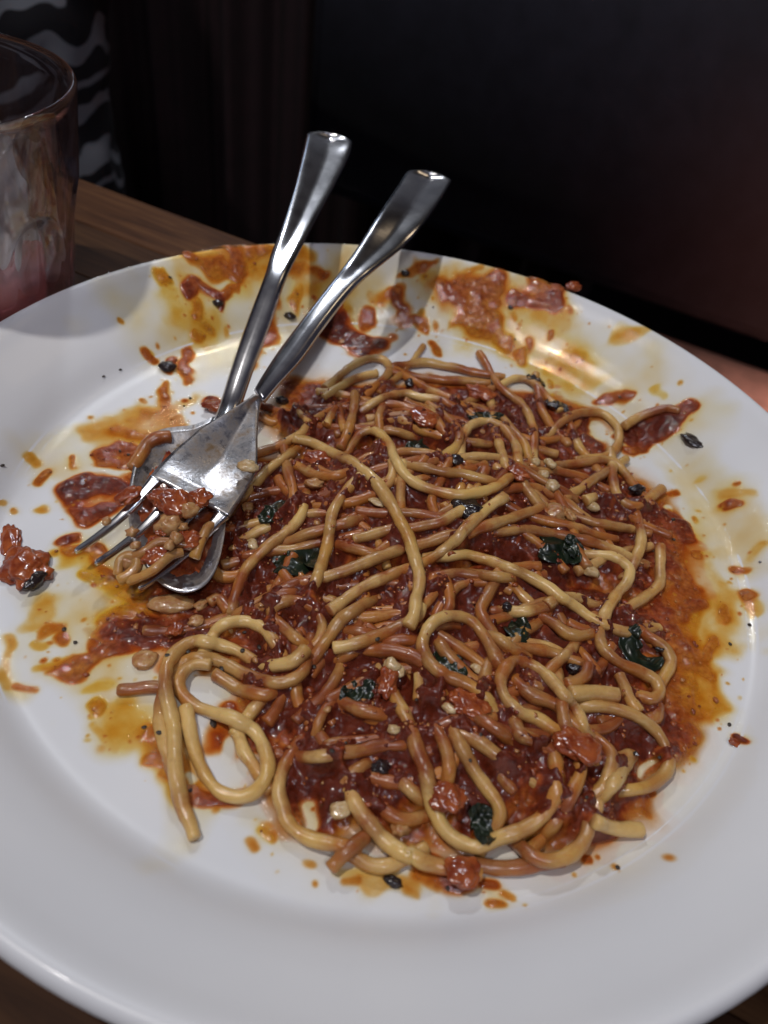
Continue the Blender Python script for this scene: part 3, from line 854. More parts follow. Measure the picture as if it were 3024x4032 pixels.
# ------------------------------------------------------------------ cutlery
def loft(name, secs, mat, parent, thick, trough, n_across=10, sub=6, tipr=0):
    """solid strip through sections (left, right) in 3-D; thick / trough are functions of t 0..1"""
    L = spline(np.array([s[0] for s in secs]), sub); Rr = spline(np.array([s[1] for s in secs]), sub)
    if tipr:
        mid = (L + Rr) / 2; d = np.r_[0, np.cumsum(np.linalg.norm(np.diff(mid, axis=0), axis=1))]
        q = np.unique(np.r_[tipr * (1 - np.cos(np.linspace(0, math.pi / 2, 12))), d[d > tipr]])
        L = np.stack([np.interp(q, d, L[:, k]) for k in range(3)], 1); Rr = np.stack([np.interp(q, d, Rr[:, k]) for k in range(3)], 1)
        f = (1 - (1 - np.minimum(q / tipr, 1)) ** 2.4) ** (1 / 2.4); f = np.maximum(f, .12) * .5
        mid = (L + Rr) / 2; w = Rr - L; L = mid - w * f[:, None]; Rr = mid + w * f[:, None]
    n = len(L); top = []; bot = []
    mid = (L + Rr) / 2; T = np.gradient(mid, axis=0); T /= np.linalg.norm(T, axis=1)[:, None]
    for i in range(n):
        t = i / (n - 1); w = Rr[i] - L[i]; wl = np.linalg.norm(w) + 1e-9
        N = np.cross(w / wl, T[i]); N *= np.sign(N[2]) if abs(N[2]) > 1e-6 else 1; N /= np.linalg.norm(N)
        th = thick(t); tr = trough(t)
        for k in range(n_across + 1):
            s = k / n_across; e = 2 * s - 1
            edge = (1 - abs(e) ** 6)
            prof = -tr * (1 - abs(e) ** 1.08)
            p = L[i] + w * s + N * prof
            top.append(p + N * th * .5 * edge); bot.append(p - N * th * (.5 * edge + .0))
    m = n_across + 1; V = np.vstack([top, bot]); F = []; o = n * m
    for i in range(n - 1):
        for k in range(n_across):
            a, b, c, d = i * m + k, i * m + k + 1, (i + 1) * m + k + 1, (i + 1) * m + k
            F += [(a, b, c, d), (o + d, o + c, o + b, o + a)]
        F += [(i * m, (i + 1) * m, o + (i + 1) * m, o + i * m), (o + i * m + n_across, o + (i + 1) * m + n_across, (i + 1) * m + n_across, i * m + n_across)]
    for k in range(n_across):
        F += [(k + 1, k, o + k, o + k + 1), ((n - 1) * m + k, (n - 1) * m + k + 1, o + (n - 1) * m + k + 1, o + (n - 1) * m + k)]
    bm = bmesh.new(); vs = [bm.verts.new(v) for v in V]; bm.verts.ensure_lookup_table()
    for f in F:
        try: bm.faces.new([vs[i] for i in f])
        except ValueError: pass
    bmesh.ops.remove_doubles(bm, verts=bm.verts, dist=2e-6)
    bmesh.ops.recalc_face_normals(bm, faces=bm.faces)
    return bm_obj(name, bm, mat, parent)
def sec(tile, l, r, z, dz=0.0):
    a = px(tile, [l, r]); return (at(a[:1], z + dz)[0], at(a[1:], z - dz)[0])
lerp = lambda a, b, t: a + (b - a) * t

def mat_smeared():
    m = NB('sauce_filmed_steel'); n = m.noise(70, 5, .65); n2 = m.noise(260, 5, .7); sc = m.noise(900, 3)
    k = m.new('ShaderNodeMapRange', {'Value': m.math('MULTIPLY_ADD', n2, .6, m.math('MULTIPLY', n, .5)), 'From Min': .50, 'From Max': .68}).outputs[0]
    m.P(Base_Color=m.mix((.60, .59, .61), (.20, .13, .07), k), Metallic=m.math('MULTIPLY_ADD', k, -.75, 1.0), Roughness=m.math('MULTIPLY_ADD', n2, .30, .16), Coat_Weight=.4, Coat_Roughness=.12)
    m.bump(m.math('ADD', m.math('MULTIPLY', n2, .6), m.math('MULTIPLY', sc, .3)), .30, .0005); return m.m
M_SMEARED = mat_smeared()
fork = empty('fork', at(px('S', [(1018, 1560)]), .019)[0])
tag(fork, 'stainless steel fork lying face up on the spoon, its tines loaded with pasta scraps', 'fork')
HZ = [.0435, .0430, .0420, .0405, .0385, .0360, .0330, .0290, .0250, .0220, .0200]
hs = [sec('L', (1218, 392), (1478, 444), HZ[0], .0004), sec('L', (1190, 448), (1460, 500), HZ[1], .0004),
      sec('L', (1062, 640), (1330, 700), HZ[2], .0008), sec('L', (950, 815), (1205, 850), HZ[4], .0008), sec('L', (842, 970), (1010, 1010), HZ[5], .0004),
      sec('L', (752, 1085), (890, 1125), HZ[6]), sec('L', (590, 1290), (728, 1335), HZ[7]), sec('L', (440, 1490), (588, 1535), HZ[8]),
      sec('L', (350, 1632), (448, 1690), HZ[9]), sec('L', (303, 1722), (362, 1790), HZ[10])]
loft('handle', hs, M_STEEL, fork, lambda t: .0012 + .0020 * min(1, max(0, (t - .35) / .3)), lambda t: .0026 * min(1, .25 + t / .16) * max(0, 1 - t / .62) - .0005 * min(1, max(0, (t - .55) / .2)), 14, tipr=.0055)
hd = [((1000, 1552), (1036, 1562), .0200), ((945, 1590), (1022, 1622), .0192), ((875, 1634), (1015, 1700), .0180), ((806, 1674), (1014, 1775), .0168),
      ((745, 1724), (1010, 1845), .0156), ((688, 1772), (986, 1905), .0146), ((636, 1822), (950, 1966), .0138), ((592, 1872), (905, 2036), .0132)]
hsec = [sec('S', l, r, z, .0016) for l, r, z in hd]
loft('fork_head', hsec, M_SMEARED, fork, lambda t: lerp(.0022, .0012, min(1, t * 2)), lambda t: .0028 * math.sin(min(1, t * 1.1) * math.pi) ** .8 if t > 0 else 0, 22, 8)
rl, rr_ = hsec[-1]; tips = [(297, 2173), (377, 2222), (459, 2270), (547, 2320)]
for k in range(4):
    a = k * .28; b = a + .16
    p0, p1 = rl + (rr_ - rl) * a, rl + (rr_ - rl) * b
    tz = .0075
    wdir = (rr_ - rl) / np.linalg.norm(rr_ - rl); tip = at(px('S', [tips[k]]), tz)[0]
    hw0 = np.linalg.norm(p1 - p0) / 2; c0 = (p0 + p1) / 2; ss = []
    for u in (0, .12, .35, .6, .82, .95, 1.0):
        c = c0 + (tip - c0) * u + np.array([0, 0, -.0022 * math.sin(u * math.pi)])
        w = hw0 * (1.12 if u == 0 else lerp(.92, .42, u)) * (.45 if u == 1.0 else 1)
        ss.append((c - wdir * w, c + wdir * w))
    loft('tine', ss, M_STEEL, fork, lambda t: lerp(.0020, .0019, t), lambda t: 0, 6, 5)

spoon = empty('spoon', at(px('S', [(905, 1560)]), .013)[0])
tag(spoon, 'stainless steel spoon with its bowl buried in sauce under the fork, handle leaning left', 'spoon')
HZ = [.0475, .0470, .0455, .0430, .0400, .0370, .0340, .0270, .0205, .0140, .0125]
hs = [sec('L', (626, 165), (884, 212), HZ[0], .0004), sec('L', (612, 215), (880, 262), HZ[1], .0004), sec('L', (588, 320), (858, 345), HZ[2], .0008),
      sec('L', (543, 500), (762, 535), HZ[3], .0008), sec('L', (470, 730), (640, 765), HZ[4], .0006), sec('L', (404, 900), (552, 930), HZ[5]),
      sec('L', (358, 1050), (482, 1085), HZ[6]), sec('L', (262, 1300), (398, 1335), HZ[7]), sec('L', (182, 1530), (312, 1562), HZ[8]), sec('L', (108, 1765), (232, 1795), HZ[9]), sec('L', (60, 1900), (180, 1930), HZ[10])]
loft('handle', hs, M_STEEL, spoon, lambda t: .0012 + .0020 * min(1, max(0, (t - .35) / .3)), lambda t: .0026 * min(1, .25 + t / .16) * max(0, 1 - t / .66) - .0005 * min(1, max(0, (t - .55) / .2)), 14, tipr=.0055)
outl = [(1170, 190), (1060, 236), (960, 248), (880, 262), (810, 298), (762, 362), (732, 440), (712, 530), (700, 620), (698, 720), (712, 830), (752, 940), (820, 1050),
        (900, 1120), (985, 1150), (1070, 1138), (1135, 1092), (1180, 1015), (1212, 900), (1228, 780), (1232, 650), (1228, 500), (1220, 380), (1215, 280)]
op = px('J', outl); yy = op[:, 1]; zz = np.interp(yy, [yy.min(), yy.max()], [.0138, .0070])
rim = at(np.vstack([op, op[:1]]), np.append(zz, zz[0])); rim = spline(rim, 4)[:-1]
cen3 = rim.mean(0); V = []; F = []; nr = len(rim); rings = 14
for side in (0, 1):
    for i in range(rings + 1):
        u = 1 - i / rings; dz = -.0062 * (1 - u ** 2.4)
        for p in rim:
            q = cen3 + (p - cen3) * (u * (1 if side == 0 else .985 + .015 * (1 - u)))
            V.append((q[0], q[1], max(q[2] + dz, .0012 + .0009 * (1 - side)) - side * .0009))
off = (rings + 1) * nr
for s_ in (0, 1):
    for i in range(rings):
        for k in range(nr):
            k2 = (k + 1) % nr; f = (s_ * off + i * nr + k, s_ * off + i * nr + k2, s_ * off + (i + 1) * nr + k2, s_ * off + (i + 1) * nr + k); F.append(f if s_ == 0 else f[::-1])
for k in range(nr):
    k2 = (k + 1) % nr; F.append((k2, k, off + k, off + k2))
sb = link('spoon_bowl', V, F, M_SMEARED, spoon)

V = []; F = []
for i in range(13):
    u = .90 * (1 - i / 12)
    for k, p in enumerate(rim):
        q = cen3 + (p - cen3) * u
        V.append((q[0], q[1], q[2] - .0030 - .0012 * (u > .85) + .0022 * mnoise.noise(Vector((q[0] * 190, q[1] * 190, 2))) + .0008 * mnoise.noise(Vector((q[0] * 600, q[1] * 600, 5)))))
for i in range(12):
    for k in range(nr): k2 = (k + 1) % nr; F.append((i * nr + k, i * nr + k2, (i + 1) * nr + k2, (i + 1) * nr + k))
tag(link('spoonful_of_sauce', V, F, M_TOM, centre=False), 'dark red sauce filling the spoon under the fork', 'sauce', kind='stuff')

# ------------------------------------------------------------------ scraps of food
_ico = None
def ico_verts(sub=3):
    bm = bmesh.new(); bmesh.ops.create_icosphere(bm, subdivisions=sub, radius=1); v = np.array([x.co[:] for x in bm.verts]); f = [[y.index for y in x.verts] for x in bm.faces]; bm.free(); return v, f
ICO = {2: ico_verts(2), 3: ico_verts(3), 1: ico_verts(1), 4: ico_verts(4)}
def ground(p, z0=.008):
    """where pixel ray p meets the heap"""
    z = z0
    for _ in range(25):
        q = at([p], z)[0]; z = .5 * z + .5 * TOP[gi(q[0]), gi(q[1])]
    return at([p], z)[0]
def chunk_verts(c, size, seed, yaw=0, rough=.35, sub=3, freq=1.6):
    v, f = ICO[sub]; v = v.copy(); out = []
    for p in v:
        n = mnoise.noise(Vector(p) * freq + Vector((seed * 3.7, seed * 1.3, 0))) + .55 * mnoise.noise(Vector(p) * freq * 2.3 + Vector((seed, 9, 1))) + .13 * mnoise.noise(Vector(p) * freq * 5.1 + Vector((seed, 2, 6)))
        out.append(p * (1 + rough * n))
    v = np.array(out) * np.array(size) * .001
    cy, sy = math.cos(yaw), math.sin(yaw); v = np.stack([v[:, 0] * cy - v[:, 1] * sy, v[:, 0] * sy + v[:, 1] * cy, v[:, 2]], 1)
    return v + c, f
def chunk(name, tile, p, size, mat, label, cat, seed, yaw=0, rough=.35, lift=.4, group=None, z=None, sub=3):
    pp = px(tile, [p])[0]
    c = ground(pp) if z is None else at([pp], z)[0]
    c = c + np.array([0, 0, size[2] * .001 * lift])
    if mat is M_TOM: sub = 4; rough *= .95; size = (size[0], size[1], size[2] * .72)
    if cat == 'garlic' or cat == 'onion': size = tuple(x * .85 for x in size)
    v, f = chunk_verts(c, size, seed, yaw, rough, sub)
    o = link(name, v, f, mat); tag(o, label, cat, group); return o
D2 = math.radians
G1, G2, G3 = 'tomato lumps in the bowl', 'pale garlic and onion scraps', 'dark herb scraps'
chunk('tomato_piece', 'J', (150, 1030), (7, 5.5, 3.2), M_TOM, 'torn red tomato piece lying alone at the far left of the bowl', 'tomato', 1, D2(-50), .5, group=G1)
chunk('tomato_skin', 'J', (60, 880), (2.6, 6, 1.2), M_TOM, 'thin orange strip of tomato skin trailing above the lone tomato piece', 'tomato', 2, D2(25), .4, group=G1)
chunk('herb_scrap', 'J', (205, 1120), (1.6, 3.4, 1.6), M_OLIVE, 'black scrap tucked against the lone tomato piece at far left', 'herb', 3, D2(-20), lift=1.6, group=G3)
chunk('tomato_piece', 'J', (960, 680), (5.6, 4.2, 3.4), M_TOM, 'largest orange-red tomato lump sitting on the fork tines', 'tomato', 4, D2(-20), .35, z=.0145, group=G1)
chunk('tomato_piece', 'J', (880, 650), (3.6, 3.0, 2.6), M_TOM, 'smaller tomato lump at the root of the fork tines, left of the largest', 'tomato', 5, 0, .35, z=.0142, group=G1)
chunk('tomato_piece', 'J', (1080, 650), (3.4, 3.2, 2.4), M_TOM, 'tomato lump at the right of the fork tine roots', 'tomato', 6, 0, .35, z=.0140, group=G1)
chunk('onion_piece', 'J', (1030, 715), (3.0, 2.8, 2.2), M_ONION, 'orange-tinged onion cube beside the tomato lump on the fork', 'onion', 7, .4, .3, z=.0155, group=G2)
chunk('tomato_piece', 'J', (1195, 150), (5.5, 2.6, 2.2), M_TOM, 'red lump of sauce where the spoon handle sinks in', 'tomato', 8, .2, .4, lift=.6, group=G1)
for k, (x, y, a) in enumerate([(880, 830, 1.6), (940, 790, 1.9), (960, 860, 2.1), (1010, 850, 1.8), (1000, 800, 1.5), (900, 780, 1.4), (850, 880, 1.7), (720, 830, 1.6), (580, 770, 1.5), (1050, 860, 1.6), (740, 900, 1.4), (920, 900, 1.7)]):
    chunk('pasta_crumb', 'J', (x, y), (a, a * .8, a * .7), M_TOM if k % 3 == 0 else M_ONION, 'small pale crumb of pasta caught between the fork tines', 'pasta scrap', 20 + k, k, .5, z=.0125 + .001 * (k % 3), group='crumbs caught on the fork', sub=2)
chunk('tomato_piece', 'J', (850, 960), (4.2, 3.2, 2.6), M_TOM, 'soft red lump between the third and fourth fork tines', 'tomato', 82, .4, .4, z=.0105, group=G1)
chunk('onion_piece', 'J', (700, 1000), (3.4, 2.8, 2.4), M_ONION, 'brownish lump inside the looped scrap under the tines', 'onion', 83, .4, .4, z=.0080, group=G2)
chunk('onion_piece', 'J', (930, 790), (4.0, 3.0, 2.4), M_ONION, 'orange-stained clump of mashed pasta on the middle tines', 'pasta scrap', 84, .9, .5, z=.0125, group=G2)
chunk('tomato_piece', 'J', (1040, 880), (3.6, 2.8, 2.4), M_TOM, 'red lump on the lowest tine near its root', 'tomato', 85, .4, .4, z=.0115, group=G1)
chunk('tomato_piece', 'J', (700, 640), (2.6, 4.0, 2.0), M_TOM, 'reddish lump beside the outer fork tine root', 'tomato', 86, -.4, .4, z=.0120, group=G1)
def scrap(spec, z, label, coat=.35, r=.9, lift=0):
    pp = resample(spline(mixed(spec)), 14.0); n = len(pp)
    P = at(pp, np.interp(np.linspace(0, 1, n), np.linspace(0, 1, len(z)), z)); P = resample(P, .0009); rad = R0 * r
    V, F = tube(P, rad, 12, int(abs(P[0, 0]) * 1e6) % 9999)
    o = link('spaghetti_strand', V, F, M_PASTA); a = o.data.attributes.new('coat', 'FLOAT', 'POINT')
    a.data.foreach_set('value', np.full(len(V), coat, np.float32)); tag(o, label, 'spaghetti', GROUP)
scrap('J 640,1050 650,980 690,950 740,960 745,1010 700,1060 650,1090', [.008, .010, .011, .010, .009, .008], 'looped scrap of spaghetti under the lowest fork tine', .45)
scrap('J 700,1090 780,1060 860,1010 930,950 990,930', [.008, .010, .012, .012, .012], 'scrap of spaghetti lying along the fork tines', .55, .8)
scrap('J 700,970 790,930 860,880 940,880 1050,905', [.010, .012, .013, .013, .012], 'scrap of spaghetti lying across the fork tines', .6, .8)
scrap('J 1060,960 1090,880 1120,810 1160,780', [.010, .012, .012, .010], 'short scrap of spaghetti at the right edge of the fork', .45, .9)
scrap('J 720,480 760,420 800,350 860,310 920,300', [.010, .011, .011, .012, .012], 'brown-coated strand lying inside the left edge of the spoon', .8, 1.2)
chunk('garlic_piece', 'A', (290, 900), (3.6, 2.8, 1.6), M_GARLIC, 'yellowish slice of garlic stuck to the right edge of the fork head', 'garlic', 30, 0, .3, z=.0165, group=G2)

chunk('garlic_piece', 'B', (1040, 1160), (3.3, 2.0, 1.9), M_GARLIC, 'smooth oval garlic piece right of the crumb cluster', 'garlic', 31, D2(-25), .06, group=G2)
chunk('garlic_piece', 'B', (770, 880), (2.8, 1.6, 1.5), M_GARLIC, 'upper pale crumb of the cluster at upper right', 'garlic', 32, D2(-40), .25, group=G2)
chunk('garlic_piece', 'B', (730, 950), (2.2, 1.7, 1.5), M_GARLIC, 'middle pale crumb of the cluster at upper right', 'garlic', 33, 0, .25, group=G2)
chunk('garlic_piece', 'B', (785, 1025), (2.4, 2.6, 1.8), M_GARLIC, 'lower pale crumb of the cluster, tinted orange', 'garlic', 34, .3, .3, group=G2)
chunk('garlic_piece', 'B', (675, 870), (1.9, 1.9, 1.5), M_GARLIC, 'round yellow crumb on the foot of the tall arch', 'garlic', 35, .3, .2, group=G2)
chunk('onion_piece', 'B', (800, 1210), (4.2, 3.6, 2.8), M_ONION, 'orange-brown lump below the crumb cluster', 'onion', 36, .6, .45, group=G2)
chunk('onion_piece', 'B', (900, 1220), (1.8, 2.6, 1.6), M_ONION, 'small onion scrap beside the orange-brown lump', 'onion', 37, .6, .4, group=G2)
chunk('garlic_piece', 'B', (1030, 1585), (3.6, 1.9, 1.8), M_GARLIC, 'yellow garlic sliver right of the big dark leaf', 'garlic', 38, D2(-20), .3, group=G2)
chunk('onion_piece', 'A', (1130, 1130), (3.6, 1.5, 1.2), M_GARLIC, 'yellow crumb left of the long yellow strand at mid heap', 'garlic', 39, D2(-15), .4, group=G2)
chunk('onion_piece', 'A', (320, 1410), (2.4, 1.8, 1.5), M_GARLIC, 'pale crumb on the strand bowing down at left', 'garlic', 40, D2(-35), .4, group=G2)
chunk('onion_piece', 'A', (720, 1010), (3.4, 1.9, 1.5), M_ONION, 'onion scrap under the left part of the long yellow strand', 'onion', 41, D2(10), .4, group=G2)
chunk('onion_piece', 'A', (290, 1165), (2.0, 1.6, 1.5), M_ONION, 'small onion scrap right of the fork tines', 'onion', 42, D2(10), .4, group=G2)
chunk('garlic_piece', 'D', (565, 385), (2.6, 2.0, 1.7), M_GARLIC, 'pale bent garlic tip on top of the long centre strand', 'garlic', 43, D2(-30), .35, lift=.8, group=G2)
chunk('garlic_piece', 'D', (615, 425), (1.6, 1.9, 1.5), M_GARLIC, 'pale garlic crumb joined to the bent tip', 'garlic', 44, D2(0), .3, lift=.8, group=G2)
chunk('garlic_piece', 'D', (945, 655), (2.3, 1.3, 1.2), M_GARLIC, 'pale crumb in the red sauce of the lower heap', 'garlic', 45, D2(-25), .3, group=G2)
chunk('garlic_piece', 'D', (1130, 400), (2.2, 1.4, 1.2), M_GARLIC, 'pale crumb inside the tall loop', 'garlic', 46, D2(-25), .35, group=G2)
chunk('garlic_piece', 'D', (580, 790), (1.7, 1.3, 1.2), M_GARLIC, 'pale crumb left of the long centre strand', 'garlic', 47, 0, .35, group=G2)
chunk('onion_piece', 'D', (620, 1440), (2.4, 2.2, 1.8), M_ONION, 'onion lump near the front edge beside the long front strand', 'onion', 48, 0, .4, group=G2)
chunk('onion_piece', 'F', (355, 200), (3.0, 2.2, 1.8), M_GARLIC, 'pale lump right of the white gap at lower left', 'garlic', 49, .5, .4, group=G2)
chunk('garlic_piece', 'C', (450, 305), (6.0, 3.0, 1.6), M_ONION, 'flat speckled slice lying in the sauce below the spoon', 'mushroom slice', 50, D2(12), .25, group=G2)
chunk('garlic_piece', 'C', (620, 415), (2.3, 2.1, 1.6), M_ONION, 'small orange cube in the sauce left of the small arch', 'onion', 51, .2, .3, group=G2)
chunk('onion_piece', 'C', (650, 310), (2.4, 1.4, 1.4), M_ONION, 'twisted pale scrap right of the speckled slice', 'onion', 52, .9, .5, group=G2)
chunk('onion_piece', 'C', (280, 665), (3.7, 3.3, 1.2), M_ONION, 'round brownish blob at the lower edge of the left sauce', 'onion', 53, .9, .2, group=G2)
chunk('onion_piece', 'C', (480, 470), (2.2, 1.8, 1.4), M_TOM, 'small tomato lump in the left sauce', 'tomato', 54, .9, .4, group=G1)
chunk('tomato_piece', 'H', (918, 232), (3.2, 2.6, 2.2), M_TOM, 'brownish tomato piece perched on the rim at upper right', 'tomato', 55, .4, .35, lift=.7, group=G1)
chunk('tomato_piece', 'F', (850, 455), (3.6, 3.4, 2.2), M_TOM, 'red tomato lump at the front tip of the heap', 'tomato', 56, .2, .35, lift=.5, group=G1)
chunk('tomato_piece', 'D', (925, 1230), (4.0, 3.6, 2.6), M_TOM, 'red tomato lump inside the big front hook', 'tomato', 57, .2, .45, lift=.4, group=G1)
chunk('tomato_piece', 'E', (620, 1230), (5.5, 3.8, 2.4), M_TOM, 'broad red tomato lump on the lower right tangle', 'tomato', 58, -.3, .4, lift=.3, group=G1)
chunk('tomato_piece', 'B', (320, 420), (5.0, 4.0, 2.4), M_TOM, 'red tomato lump at the top of the heap', 'tomato', 59, -.3, .45, lift=.3, group=G1)
chunk('tomato_piece', 'A', (760, 850), (5.5, 3.2, 2.4), M_TOM, 'orange-red lump under the left end of the long yellow strand', 'tomato', 60, -.3, .4, lift=.2, group=G1)
chunk('tomato_piece', 'A', (1450, 580), (5.5, 4.4, 2.2), M_TOM, 'broad red tomato lump in the upper middle of the heap', 'tomato', 61, -.5, .35, lift=.3, group=G1)
chunk('tomato_piece', 'B', (560, 940), (3.6, 2.6, 2.2), M_TOM, 'orange lump where the strands meet left of the pale crumbs', 'tomato', 62, -.5, .4, lift=.4, group=G1)
chunk('tomato_piece', 'D', (1080, 640), (5.0, 3.2, 2.0), M_TOM, 'red lump under the yellow end of the tall loop', 'tomato', 63, -.5, .5, lift=.3, group=G1)
chunk('tomato_piece', 'D', (540, 480), (2.4, 4.4, 2.4), M_TOM, 'upright red lump below the pale garlic tip', 'tomato', 64, 0, .35, lift=.5, group=G1)
chunk('tomato_piece', 'G', (430, 905), (3.0, 2.6, 1.2), M_OLIVE, 'dark brown ring-shaped scrap on the left rim', 'herb', 65, 0, .3, group=G3)
chunk('herb_scrap', 'G', (760, 490), (1.9, 1.7, 1.0), M_OLIVE, 'dark scrap at the end of the red drip on the far rim', 'herb', 66, 0, .4, group=G3)
chunk('herb_scrap', 'G', (1228, 575), (2.2, 1.8, 1.2), M_OLIVE, 'dark scrap on the rim between the two handles', 'herb', 67, 0, .4, group=G3)
chunk('herb_scrap', 'H', (285, 172), (1.8, 1.7, 1.0), M_OLIVE, 'dark scrap on the far rim right of the fork handle', 'herb', 68, 0, .4, group=G3)
chunk('herb_scrap', 'H', (683, 300), (1.1, .8, .6), M_OLIVE, 'tiny dark scrap below the orange smear on the rim', 'herb', 69, 0, .4, group=G3)
chunk('herb_scrap', 'I', (510, 215), (4.4, 2.2, 1.1), M_OLIVE, 'dark brown scrap on the right rim past the sauced strand', 'herb', 70, D2(-48), .45, group=G3)
chunk('herb_scrap', 'B', (1340, 1050), (3.0, 1.8, 1.5), M_OLIVE, 'dark scrap caught in the fat hook at right', 'herb', 71, D2(20), .45, group=G3)
chunk('herb_scrap', 'A', (1345, 360), (1.7, 2.4, 1.4), M_OLIVE, 'dark scrap on the upper heap above the ochre strand', 'herb', 72, 0, .35, lift=.8, group=G3)
chunk('herb_scrap', 'A', (515, 465), (2.2, 1.6, 1.4), M_OLIVE, 'dark scrap just right of the fork neck', 'herb', 73, 0, .35, group=G3)
chunk('herb_scrap', 'B', (240, 1190), (4.4, 3.4, 2.4), M_OLIVE, 'shiny black crumpled scrap in the middle of the heap', 'herb', 74, 0, .6, lift=.5, group=G3)
chunk('herb_scrap', 'B', (160, 860), (1.8, 2.2, 1.4), M_OLIVE, 'small black glinting scrap under the upper right arches', 'herb', 75, 0, .5, group=G3)
chunk('herb_scrap', 'D', (500, 1040), (2.4, 1.9, 1.4), M_OLIVE, 'dark scrap in the hollow left of the long centre strand', 'herb', 76, 0, .5, group=G3)
chunk('herb_scrap', 'E', (160, 320), (1.4, 1.5, 1.0), M_OLIVE, 'tiny dark scrap below the slanting yellow strand', 'herb', 77, 0, .4, group=G3)
chunk('herb_scrap', 'E', (600, 720), (2.0, 1.6, 1.2), M_OLIVE, 'dark scrap above the wide cut strand', 'herb', 78, 0, .5, group=G3)
chunk('herb_scrap', 'E', (1155, 605), (1.9, 1.0, .9), M_OLIVE, 'black tip beside the green leaf at far right', 'herb', 79, D2(15), .4, lift=1.5, group=G3)
chunk('herb_scrap', 'F', (570, 490), (1.9, 1.2, .8), M_OLIVE, 'dark scrap on the porcelain in front of the heap', 'herb', 80, D2(-10), .4, group=G3)
chunk('tomato_skin', 'I', (780, 2098), (1.6, 1.0, .7), M_TOM, 'tiny red chip alone on the right rim', 'tomato', 81, D2(-30), .4, group=G1)

# leaves: crumpled sheets with thickness
def leaf(tile, pts, width, label, seed, mat=M_BASIL, fold=.0011, lift=.0012):
    lift *= .45
    pp = resample(spline(px(tile, pts)), 10.0); n = 16; m = 10
    pp = resample(pp, np.linalg.norm(np.diff(pp, axis=0), axis=1).sum() / n)
    C3 = np.array([ground(p) for p in pp]); C3[:, 2] = smooth1(C3[:, 2], 1.2); n = len(C3)
    T = np.gradient(C3, axis=0); T[:, 2] = 0; T /= np.linalg.norm(T, axis=1)[:, None] + 1e-9
    S_ = np.stack([-T[:, 1], T[:, 0], np.zeros(n)], 1); V = []
    for side in (0, 1):
        for i in range(n):
            u = i / (n - 1); w = width * .001 * (math.sin(math.pi * min(1, max(.08, u * .9 + .07))) ** .6)
            for j in range(m + 1):
                s = 2 * j / m - 1
                q = C3[i] + S_[i] * w * s * (1 + .25 * mnoise.noise(Vector((u * 4 + seed, s * 2, 0))))
                zz = lift + fold * mnoise.noise(Vector((u * 5, s * 3, seed))) * 1.6 - abs(s) * fold * .8 - side * .0003
                base = max(q[2], TOP[gi(q[0]), gi(q[1])] * .5 + q[2] * .5)
                V.append((q[0], q[1], base + zz))
    F = []; o = n * (m + 1)
    for i in range(n - 1):
        for j in range(m):
            a, b, c, d = i * (m + 1) + j, i * (m + 1) + j + 1, (i + 1) * (m + 1) + j + 1, (i + 1) * (m + 1) + j
            F += [(a, b, c, d), (o + d, o + c, o + b, o + a)]
        F += [(i * (m + 1), (i + 1) * (m + 1), o + (i + 1) * (m + 1), o + i * (m + 1)), (o + i * (m + 1) + m, o + (i + 1) * (m + 1) + m, (i + 1) * (m + 1) + m, i * (m + 1) + m)]
    ob = link('basil_leaf', V, F, mat); sm = ob.modifiers.new('smooth', 'SUBSURF'); sm.levels = sm.render_levels = 1
    tag(ob, label, 'basil leaf', 'wilted basil leaves')
leaf('A', [(470, 1540), (560, 1500), (660, 1500), (760, 1520)], 5.61, 'dark basil leaf with a pale vein at the left middle of the heap', 1)
leaf('B', [(700, 1440), (800, 1430), (900, 1470), (960, 1530)], 6.34, 'largest blackened basil leaf right of the middle, bluish sheen', 2, lift=.0022)
leaf('B', [(880, 1350), (920, 1400), (950, 1480)], 3.17, 'small basil flap behind the largest blackened leaf', 12, lift=.0022)
leaf('E', [(1010, 460), (960, 520), (960, 600), (1010, 670), (1090, 700), (1170, 660)], 3.54, 'curled glossy green basil leaf at the right edge of the heap', 3, lift=.0030)
leaf('D', [(840, 290), (900, 330), (980, 370), (1060, 430)], 3.66, 'dark basil leaf inside the tall loop', 4)
leaf('D', [(230, 550), (320, 570), (400, 520), (450, 480)], 3.42, 'dark basil strip in the left of the lower heap', 5, lift=.0022)
leaf('D', [(1100, 1290), (1140, 1380), (1170, 1450), (1180, 1540)], 3.05, 'dark wet basil strip crossing the big front hook', 6, lift=.0030)
leaf('B', [(230, 560), (320, 570), (400, 560), (470, 560)], 2.68, 'narrow dark basil strip near the top of the heap', 7, lift=.0018)
leaf('B', [(750, 470), (800, 480), (840, 490), (890, 530)], 2.68, 'frayed dark leaf at the upper right edge of the heap', 8, M_OLIVE, lift=.0018)
leaf('B', [(620, 300), (690, 320), (740, 370)], 1.95, 'dark leaf sliver on the pale arch at top right', 9, M_OLIVE, lift=.0014)
leaf('A', [(1330, 740), (1400, 770), (1460, 800)], 3.9, 'dark leaf in the hollow behind the two parallel strands', 10)
leaf('A', [(360, 1230), (430, 1200), (500, 1160), (540, 1120)], 3.66, 'dark leaf in the hollow right of the fork', 11)
leaf('C', [(1560, 880), (1620, 890), (1659, 900)], 2.44, 'short dark leaf end in the lower heap left of the centre', 13)
leaf('E', [(180, 420), (240, 460), (300, 500)], 3.9, 'dark leaf sunk in the hollow right of the tall loop', 14)

